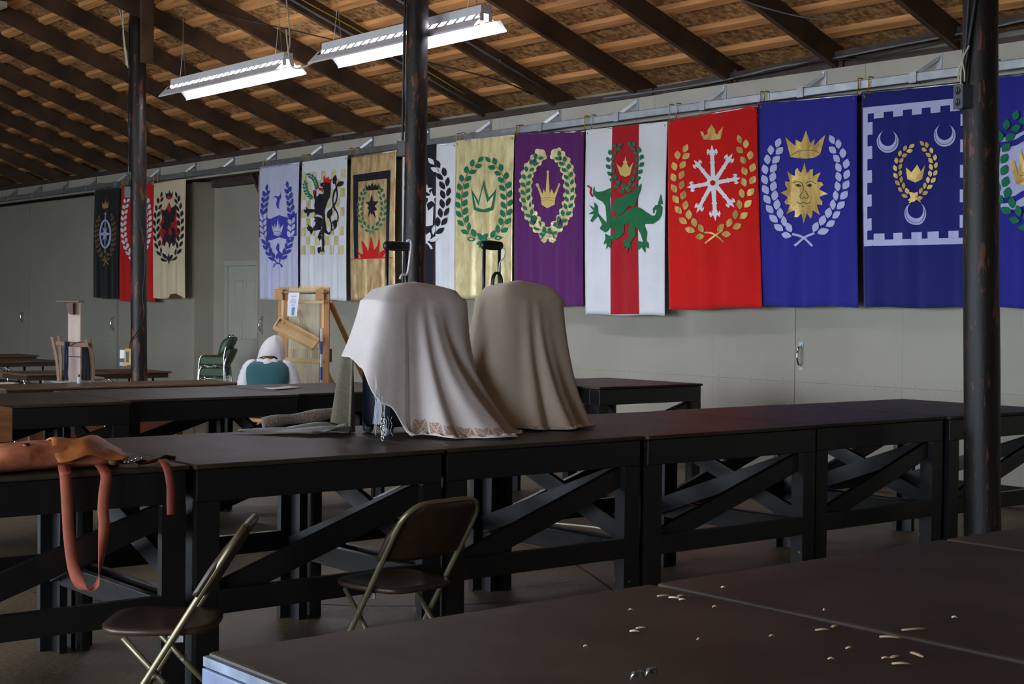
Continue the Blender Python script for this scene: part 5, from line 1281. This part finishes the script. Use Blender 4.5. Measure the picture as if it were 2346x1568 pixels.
# ------------------------------------------------------------------ loom, weaver and things at the back left
RH = RGT.copy(); FH = Vector((FWD.x, FWD.y, 0)).normalized(); UP = Vector((0, 0, 1))
mat('loom_wood', srgb(186, 132, 82), .5, var=.14, scale=5, stretch=(3, 3, .5))
mat('loom_pale', srgb(212, 176, 120), .5, var=.1, scale=6)
mat('warp', srgb(232, 220, 186), .8, var=.06, scale=30, stretch=(40, 40, 1))
LD = 15.1
lb_ = atd(697, 878, LD); lm = thing('loom', 'upright pale wooden loom standing behind the seated person', 'loom', (lb_.x, lb_.y, 0))
def L3(px, py, dd=0): return atd(px, py, LD+dd)
def down(p): return Vector((p.x, p.y, 0))
def lbeam(name, p, q, wd, th, m='loom_wood', par=None, up=None):
    return G().beam(p, q, wd, th, up or RH).build(name, m, par or lm, bevel=.004)
for px in (650, 744):
    t = L3(px, 659); b_ = down(t)
    u = lbeam('upright', b_, t, .105, .05)
    # shaped head that carries the top beam
    G().beam(t-UP*.02-FH*.05-RH*.04, t-UP*.13-FH*.05-RH*.04, .09, .05, RH).build('head_block', 'loom_wood', u, bevel=.006)
    G().tube([t-UP*.06-FH*.08, t-UP*.06+FH*.02], .009, 10).build('bolt', 'black_plastic', u)
    # foot
    lbeam('foot', b_+UP*.03-FH*.32, b_+UP*.03+FH*.32, .06, .05, up=UP)
tl, trr = L3(640, 671, -.06), L3(752, 671, -.06)
G().tube([tl, trr], .014, 10).build('top_rod', mat('rod_green', srgb(120, 128, 108), .4, .3), lm, True)
comb = G().beam(tl+UP*.03+FH*.05, trr+UP*.03+FH*.05, .03, .02, UP).build('comb_bar', 'loom_pale', lm)
for k in range(24):
    q = tl.lerp(trr, (k+.5)/24)+UP*.05+FH*.05
    G().beam(q-UP*.01, q+UP*.018+RH*.008, .006, .008, FH).build('tooth', 'loom_pale', comb)
lbeam('heddle_bar', L3(658, 693, -.1), L3(742, 693, -.1), .03, .03, 'loom_pale', up=UP)
lbeam('side_strip', L3(648, 688, -.1), L3(648, 742, -.1), .026, .02, 'loom_pale'); lbeam('side_strip', L3(740, 688, -.1), L3(740, 752, -.1), .026, .02, 'loom_pale')
# tilted trough
a, b_ = L3(633, 743, -.12), L3(722, 792, -.12); ax = (b_-a).normalized(); sd = ax.cross(FH).normalized()
tz = -FH*.75+UP*.62; tz = (tz-ax*tz.dot(ax)).normalized(); bn = ax.cross(tz)
tr_ = thing
g = G().obox((a+b_)/2, (b_-a)/2, bn*.065, tz*.006); trough = g.build('trough', 'loom_pale', lm)
for s_ in (-1, 1): G().obox((a+b_)/2+bn*.065*s_+tz*.022, (b_-a)/2, bn*.007, tz*.026).build('trough_side', 'loom_pale', trough)
for q in (a, b_): G().obox(q+tz*.022, ax*.007, bn*.065, tz*.026).build('trough_end', 'loom_pale', trough)
lbeam('cross_bar', L3(645, 824, -.02), L3(735, 828, -.02), .045, .03, 'loom_pale', up=UP)
lbeam('cross_bar', L3(645, 815, .35), L3(760, 815, .35), .14, .03, mat('loom_dark', srgb(96, 58, 40), .6), up=UP)
for p, q in (((756, 692), (800, 790)), ((682, 712), (735, 825))):
    t0 = L3(*p, .03); d0 = L3(*q, .5); dd = (d0-t0); f = (t0.z-.02)/(t0.z-d0.z)
    lbeam('back_leg', t0, t0+dd*f, .05, .035)
# stretched warp, front and back sheets
for nm, d0, xs in (('warp_front', -.02, (661, 732)), ('warp_back', .14, (640, 716))):
    t0, t1 = L3(xs[0], 674, d0), L3(xs[1], 674, d0); n = 34
    g = G()
    for k in range(n):
        p = t0.lerp(t1, (k+.5)/n); g.beam(Vector((p.x, p.y, .35)), p, .0045, .002, RH)
    o = g.build(nm, 'warp', lm); o['kind'] = 'stuff'
lbeam('low_beam', Vector((L3(645, 870).x, L3(645, 870).y, .36)), Vector((L3(748, 870).x, L3(748, 870).y, .36)), .07, .07, up=UP)
# striped measuring stick against the right upright
p = L3(737, 750, -.13); bot = Vector((p.x, p.y, .02))
mr = thing('measuring_stick', 'blue and white striped stick leaning along the loom upright', 'stick', bot)
for k in range(10):
    z0, z1 = .0+.13*k, .13*k+.13
    G().box(bot.x-.009, bot.x+.009, bot.y-.009, bot.y+.009, z0, z1).build('band', mat('stick_blue', srgb(60, 104, 168), .5) if k % 2 == 0 else mat('stick_white', srgb(220, 220, 224), .5), mr)
# printed sheet hung on the top rod
ps = thing('printed_sheet', 'white printed sheet hanging from the loom top', 'paper', L3(670, 724, -.16))
q = [L3(661, 671, -.16), L3(686, 671, -.16), L3(680, 725, -.19), L3(658, 725, -.19)]
rows = [[q[0].lerp(q[1], i/4).lerp(q[3].lerp(q[2], i/4), j/8)-FH*(.01*math.sin(j/8*PI)) for i in range(5)] for j in range(9)]
G().sheet(rows).build('sheet', mat('white_paper', srgb(232, 234, 242), .7, var=.01), ps, True)
def onsheet(u0, u1, v0, v1, m, nm):
    pts = [q[0].lerp(q[1], u).lerp(q[3].lerp(q[2], u), v)-FH*(.01*math.sin(v*PI)+.004) for u, v in ((u0, v0), (u1, v0), (u1, v1), (u0, v1))]
    mobj(nm, pts, [(0, 1, 2, 3)], m, ps)
mat('ink_grey', srgb(150, 150, 160), .8)
for v, w_ in ((.13, .6), (.16, .45), (.24, .2), (.30, .5), (.34, .6), (.38, .55), (.42, .6), (.50, .3), (.54, .35)): onsheet(.5-w_/2, .5+w_/2, v, v+.016, 'ink_grey', 'text_line')
onsheet(.42, .7, .62, .8, mat('pic_blue', srgb(90, 150, 200), .7), 'picture'); onsheet(.44, .68, .8, .96, mat('pic_grey', srgb(130, 140, 150), .7), 'picture')

# ---- seated person seen from behind
PB = atd(613, 830, 14.3); PO = Vector((PB.x, PB.y, 0))
def B(a, f, z): return PO+RH*a+FH*f+UP*z
pe = thing('person', 'person in white coif and teal vest seated with back to the camera', 'person', PO)
mat('skin', srgb(176, 120, 98), .55, var=.05); mat('hair_brown', srgb(86, 54, 40), .7, var=.2, scale=60)
mat('shirt_white', srgb(214, 208, 212), .85, var=.05, scale=20, bump=.2, bscale=40, sheen=.2)
mat('vest_teal', srgb(34, 84, 88), .85, var=.08, scale=30, bump=.1, bscale=200, sheen=.2)
mat('coif_white', srgb(214, 206, 206), .85, var=.05, scale=12, bump=.3, bscale=18, sheen=.2)
mat('skirt_brown', srgb(74, 60, 52), .9, var=.1)
# body: one skinned figure
V = {'pelvis': ((0, .02, .53), .15), 'waist': ((0, .02, .68), .13), 'chest': ((0, .05, .86), .14), 'nape': ((0, .09, 1.0), .065), 'skull': ((.012, .13, 1.10), .085), 'crown': ((.02, .14, 1.175), .06),
     'sl': ((-.14, .06, .93), .055), 'el': ((-.25, .10, .72), .05), 'wl': ((-.17, .33, .75), .032), 'hl': ((-.13, .40, .78), .028),
     'sr': ((.14, .06, .93), .055), 'er': ((.26, .12, .72), .05), 'wr': ((.17, .34, .78), .032), 'hr': ((.12, .40, .81), .028),
     'kl': ((-.12, .46, .52), .075), 'al': ((-.12, .46, .10), .045), 'tl': ((-.13, .60, .04), .035), 'kr': ((.12, .46, .52), .075), 'ar': ((.12, .46, .10), .045), 'tr': ((.13, .60, .04), .035), 'hipl': ((-.1, .08, .53), .1), 'hipr': ((.1, .08, .53), .1)}
E_ = [('pelvis', 'waist'), ('waist', 'chest'), ('chest', 'nape'), ('nape', 'skull'), ('skull', 'crown'), ('chest', 'sl'), ('sl', 'el'), ('el', 'wl'), ('wl', 'hl'), ('chest', 'sr'), ('sr', 'er'), ('er', 'wr'), ('wr', 'hr'), ('pelvis', 'hipl'), ('hipl', 'kl'), ('kl', 'al'), ('al', 'tl'), ('pelvis', 'hipr'), ('hipr', 'kr'), ('kr', 'ar'), ('ar', 'tr')]
# fingers
for s_, h in ((-1, 'hl'), (1, 'hr')):
    hp = V[h][0]
    for k in range(4):
        off = (k-1.5)*.017; ln = (.062, .072, .068, .055)[k]
        V[h+'f%da' % k] = ((hp[0]-s_*off, hp[1]+.045, hp[2]+.012), .0095); V[h+'f%db' % k] = ((hp[0]-s_*off, hp[1]+.045+ln*.6, hp[2]+.002), .0088); V[h+'f%dc' % k] = ((hp[0]-s_*off, hp[1]+.045+ln*.8, hp[2]-.022), .008)
        E_ += [(h, h+'f%da' % k), (h+'f%da' % k, h+'f%db' % k), (h+'f%db' % k, h+'f%dc' % k)]
    V[h+'ta'] = ((hp[0]-s_*.032, hp[1]+.015, hp[2]-.004), .0105); V[h+'tb'] = ((hp[0]-s_*.045, hp[1]+.05, hp[2]-.01), .0095); E_ += [(h, h+'ta'), (h+'ta', h+'tb')]
names = list(V); me = bpy.data.meshes.new('body')
me.from_pydata([B(*V[n_][0])-PO for n_ in names], [(names.index(a), names.index(b_)) for a, b_ in E_], [])
body = bpy.data.objects.new('body', me); link(body, pe); me.materials.append(MATS['skin'])
sk = body.modifiers.new('skin', 'SKIN'); me.skin_vertices.new() if not me.skin_vertices else None
sv = me.skin_vertices[0].data
for i, n_ in enumerate(names): sv[i].radius = (V[n_][1], V[n_][1]); sv[i].use_root = (n_ == 'pelvis')
ss = body.modifiers.new('smooth', 'SUBSURF'); ss.levels = 2; ss.render_levels = 2
sk.use_smooth_shade = True
# face on the far side: nose, eyes, mouth, ears
fc = B(.015, .215, 1.09)
for a in (-.032, .032):
    G().lathe([(.001, -.011), (.009, -.006), (.011, 0), (.009, .006), (.001, .011)], B(.015+a, .205, 1.105), 10).build('eye', 'white_enamel', body, True)
    G().lathe([(.004, -.028), (.012, -.015), (.014, .008), (.008, .024), (.002, .028)], B(.015+a*2.75, .13, 1.09), 10).build('ear', 'skin', body, True)
G().tube([B(.015, .212, 1.11), B(.015, .235, 1.078), B(.015, .215, 1.07)], [.008, .014, .008], 8).build('nose', 'skin', body, True)
G().tube([B(-.01, .212, 1.045), B(.015, .222, 1.043), B(.04, .212, 1.045)], [.003, .006, .003], 8).build('mouth', mat('lip', srgb(150, 84, 76), .5), body, True)
def ell(c, a, f, n=28, sq=1, tw=None):
    out = []
    for k in range(n):
        t = 2*PI*k/n; ca, sa = math.cos(t), math.sin(t)
        out.append(c+RH*a*math.copysign(abs(ca)**sq, ca)+FH*f*math.copysign(abs(sa)**sq, sa))
    return out
# hair knot under the coif
G().loft([ell(B(.01, .05, z), a, f, 16) for z, a, f in ((1.005, .02, .01), (1.02, .05, .03), (1.05, .065, .045), (1.08, .06, .05))]).build('hair', 'hair_brown', pe, True, fix=True)
# white shirt: ruffled collar and full sleeves
rings = []
for z, a, f in ((.94, .185, .115), (.968, .165, .108), (.992, .128, .09), (1.0, .112, .083), (1.012, .1, .078), (1.0, .085, .065)):
    r = []
    for k in range(48):
        t = 2*PI*k/48; rf = 1+.03*math.sin(k*PI*.75)
        r.append(B(0, .06, z+.006*math.sin(k*1.1))+RH*a*rf*math.cos(t)+FH*f*rf*math.sin(t))
    rings.append(r)
G().loft(rings, cap=False).build('collar', 'shirt_white', pe, True)
for s_ in (-1, 1):
    P_ = [((.13, .06, .955), .05), ((.175, .065, .935), .066), ((.205, .075, .87), .072), ((.225, .09, .80), .076), ((.235, .10, .72), .078), ((.245, .17, .69), .075), ((.21, .25, .72), .06), ((.18, .32, .75), .045)]
    pts = [B(s_*p[0][0], p[0][1], p[0][2]) for p in P_]; sp_ = smooth_path(pts, 4)
    rad = []
    for i in range(len(P_)-1):
        for k in range(4): f = k/4; rad.append((P_[i][1]*(1-f)+P_[i+1][1]*f)*(1+.05*math.sin(i*4+k*2.1)))
    rad.append(P_[-1][1])
    G().tube(sp_, rad, 18).build('sleeve', 'shirt_white', pe, True)
# vest
rings = []
for z, a, f, c in ((.50, .20, .155, .03), (.58, .195, .15, .03), (.68, .185, .14, .03), (.78, .205, .142, .035), (.86, .215, .142, .045), (.92, .21, .135, .05), (.96, .18, .118, .055), (.985, .132, .098, .06), (.99, .118, .088, .06)):
    rings.append([p+UP*(.008*math.cos(2*PI*k/32*2)) for k, p in enumerate(ell(B(0, c, z), a, f, 32, .8))])
G().loft(rings, cap=False).build('vest', 'vest_teal', pe, True)
# skirt over lap
rings = []
for f0, z, a, h in ((-.10, .52, .2, .1), (.1, .53, .22, .12), (.3, .53, .24, .11), (.5, .50, .25, .13), (.58, .40, .26, .16)):
    rings.append([B(0, f0, z)+RH*a*math.cos(2*PI*k/24)+UP*max(-.07, h*math.sin(2*PI*k/24)) for k in range(24)])
G().loft(rings).build('skirt', 'skirt_brown', pe, True, fix=True)
# coif: cap with peaked crown, open at the nape
rings = []
for z, a, f, c, sh in ((1.02, .128, .12, .125, .012), (1.045, .13, .128, .125, .013), (1.09, .12, .125, .128, .02), (1.14, .103, .114, .133, .028), (1.185, .08, .09, .14, .036), (1.215, .054, .062, .145, .044), (1.232, .026, .03, .15, .05), (1.238, .004, .005, .15, .052)):
    r = []
    for k in range(32):
        t = 2*PI*k/32; low = .045*max(0, -math.sin(t))**2 if z < 1.06 else 0
        wr = .005*math.sin(k*1.37+z*30)+.003*math.sin(k*2.9-z*55)
        side = (-.03-.03*max(0, math.cos(t)))*abs(math.cos(t))**3 if z < 1.06 else 0
        r.append(B(sh, c, z+low*.0+side+.0)+RH*(a+wr)*math.cos(t)+FH*(f+wr)*math.sin(t)+UP*(.02*max(0, -math.sin(t)) if z < 1.06 else 0))
    rings.append(r)
G().loft(rings, cap=False).build('coif', 'coif_white', pe, True)
# stool
st = thing('stool', 'low wooden stool under the seated person', 'stool', PO)
G().lathe([(.165, .405), (.17, .415), (.17, .435), (.165, .44)], PO+FH*.03, 24).build('seat', 'loom_wood', st)
for k in range(3):
    a = k*2*PI/3+.4; G().tube([PO+FH*.03+RH*.1*math.cos(a)+FH*.1*math.sin(a)+UP*.41, PO+FH*.03+RH*.17*math.cos(a)+FH*.17*math.sin(a)], .016, 10).build('leg', 'loom_wood', st, True)

# ---- green stacking chairs by the door
mat('green_vinyl', srgb(52, 72, 44), .45, var=.15, scale=30)
def green_chair(z, label, d=20.6):
    c = atd(492, 850, d); c.z = 0
    e = thing('stacking_chair', label, 'chair', (c.x, c.y, 0), 0, 'green chairs stacked by the door')
    def Q(a, f, zz): return c+RH*a+FH*f+UP*(zz+z)
    g = G()
    g.loft([[Q(x, y, zz) for x, y in ((-.17-w_, -.2-w_), (.15+w_, -.2-w_), (.15+w_, .2+w_), (-.17-w_, .2+w_))] for zz, w_ in ((.42, -.01), (.43, .01), (.53, .012), (.55, 0), (.555, -.03))])
    g.build('seat', 'green_vinyl', e, fix=True, bevel=.015)
    rows = []
    g = G(); rings = []
    for t, (xx, zz, th) in enumerate(((.12, .56, .05), (.15, .62, .07), (.18, .70, .08), (.215, .77, .075), (.235, .80, .05), (.24, .812, .02))):
        rings.append([Q(xx+ox*th, y, zz+oz*.01) for ox, y, oz in ((-.9, -.17, 0), (-.6, -.2, 0), (.6, -.2, 0), (.9, -.17, 0), (.9, .17, 0), (.6, .2, 0), (-.6, .2, 0), (-.9, .17, 0))])
    g.loft(rings).build('backrest', 'green_vinyl', e, True, fix=True)
    for y in (-.215, .215):
        G().tube(smooth_path([Q(-.2, y, -z), Q(-.185, y, .25), Q(-.165, y, .5), Q(-.13, y, .56)], 4), .013, 8).build('front_leg', 'chrome', e, True)
        G().tube(smooth_path([Q(.235, y, -z), Q(.19, y, .25), Q(.165, y, .5), Q(.2, y, .7)], 4), .013, 8).build('rear_leg', 'chrome', e, True)
        G().tube([Q(-.175, y, .40), Q(.175, y, .40)], .01, 8).build('side_bar', 'chrome', e, True)
    return e
green_chair(.11, 'dark green vinyl chair with chrome legs, lower one of the stack by the door')
green_chair(.27, 'dark green vinyl chair with chrome legs, upper one of the stack by the door')

# ---- wooden rack with the tall board on the long folding table
mat('rack_wood', srgb(122, 80, 48), .5, var=.15, scale=5, stretch=(3, 3, .6)); mat('board_pale', srgb(196, 172, 158), .55, var=.12, scale=4, stretch=(6, 6, .5))
mat('cloth_navy', srgb(36, 44, 70), .9, var=.1); mat('cloth_black', srgb(20, 20, 24), .9)
RD = 14.75
def K(px, py, dd=0): 
    p = atd(px, py, RD+dd); return p
def onT(p): return Vector((p.x, p.y, .741))
rb = onT(K(165, 872)); rk = thing('wooden_rack', 'small wooden rack standing on the long folding table at the left', 'rack', rb)
for (p, q, dd) in (((119, 772), (135, 874), 0), ((135, 770), (138, 873), .18), ((197, 778), (207, 873), 0), ((205, 775), (214, 871), .18)):
    t = K(*p, dd); b_ = onT(K(*q, dd)); mid = (t+b_)/2+RH*(.012 if p[0] < 160 else .018)
    sp_ = smooth_path([b_, mid, t], 5)
    G().loft([[s_+RH*x+FH*y for x, y in ((-.014, -.011), (.014, -.011), (.014, .011), (-.014, .011))] for s_ in sp_]).build('post', 'rack_wood', rk, fix=True)
G().beam(K(128, 787), K(202, 791), .045, .022, UP).build('rail', 'rack_wood', rk, bevel=.004)
G().beam(K(136, 787, .18), K(207, 790, .18), .03, .02, UP).build('rail', 'rack_wood', rk, bevel=.004)
tb = thing('tall_board', 'tall pale upright board with a small shelf on the rack', 'board', onT(K(171, 873, .09)))
p = K(171, 694, .09); b_ = onT(K(171, 873, .09))
G().beam(b_, p, .125, .03, RH).build('board', 'board_pale', tb, bevel=.003)
G().beam(K(133, 691, .06), K(188, 691, .06), .2, .016, FH).build('shelf', 'rack_wood', tb, bevel=.003)
g = G().prism([(-.035, 0), (.03, 0), (.03, -.115), (.005, -.115), (-.02, -.09), (-.035, -.05)], lambda u, v, d: K(167, 695, .09)+RH*u+UP*v-FH*(.015+d), 0, .09); g.build('shelf_bracket', mat('bracket_brown', srgb(88, 52, 30), .5), tb, fix=True)
def hang(label, pts, m, name='hanging_cloth'):
    rows = []
    for (l, r_, py) in pts: rows.append([K(l+(r_-l)*k/6, py, -.03+.012*math.sin(k*2.2+py*.05)) for k in range(7)])
    rows[-1] = [Vector((q.x, q.y, max(q.z, .745))) for q in rows[-1]]
    o = G().sheet(rows).build(name, m, None, True); o.modifiers.new('thick', 'SOLIDIFY').thickness = .003; return tag(o, label, 'cloth')
hang('navy cloth strip hanging over the rack rail beside the tall board', ((148, 158, 783), (148, 157, 800), (147, 157, 830), (147, 156, 855), (147, 157, 872)), 'cloth_navy')
hang('black cloth hanging from the rack right of the tall board', ((187, 200, 796), (187, 202, 810), (187, 204, 840), (187, 205, 872)), 'cloth_black')
o = G().tube([K(158, 817, .0), K(186, 818.5, .0)], .004, 6).build('tie_cord', 'cable_black', tb)
cable([K(160, 794, -.03), K(170, 787, -.03), K(186, 784, -.03)], .004, 'cable_black', 'black cord tied round the tall board at the rack rail')
# bottle
c = onT(K(181, 876, -.25))
bo = thing('small_bottle', 'small white bottle with dark cap on the long folding table', 'bottle', c)
G().lathe([(.017, 0), (.019, .004), (.019, .055), (.015, .062), (.009, .066)], c, 16).build('body', mat('bottle_white', srgb(176, 190, 204), .4), bo, True, fix=True)
G().lathe([(.009, .066), (.009, .085), (.004, .09)], c, 12).build('cap', 'black_plastic', bo, True, fix=True)

# ---- power strip and charger on the left post
def pst(px, py, out=.0): return onY(px, py, 7.4-.09-out)
c = pst(294, 818, .02); pw = thing('power_strip', 'yellow power strip fixed low on the left post', 'power strip', c)
mat('strip_yellow', srgb(196, 156, 84), .5)
G().obox(c, RH*.038, UP*.095, FH*.025).build('strip_body', 'strip_yellow', pw, bevel=.006)
G().obox(c-FH*.026-RH*.006, RH*.014, UP*.06, FH*.004).build('socket_face', 'black_plastic', pw)
G().obox(c-UP*.085-RH*.035, RH*.03, UP*.02, FH*.02).build('strip_foot', 'strip_yellow', pw)
c2 = pst(281, 822, .05); ch = thing('phone_charger', 'white and blue charger plugged in beside the left post', 'charger', c2)
G().obox(c2+UP*.05, RH*.028, UP*.05, FH*.02).build('charger_body', 'white_enamel', ch, bevel=.005)
G().obox(c2-UP*.02, RH*.032, UP*.02, FH*.022).build('plug', 'black_plastic', ch, bevel=.004); G().obox(c2-UP*.06, RH*.03, UP*.022, FH*.02).build('adapter', mat('pale_blue_plastic', srgb(150, 176, 200), .4), ch, bevel=.004)
G().obox(c2+RH*.045, RH*.02, UP*.012, FH*.012).build('prong_block', 'black_plastic', ch)
# white cable and small debris on the floor under the middle row
cable([(-7.6, 6.1, .006), (-7.5, 6.35, .006), (-7.3, 6.5, .006), (-7.2, 6.75, .006), (-7.5, 7.0, .006), (-7.9, 6.9, .006)], .006, 'cable_white', 'pale cable curled on the floor beyond the middle row')
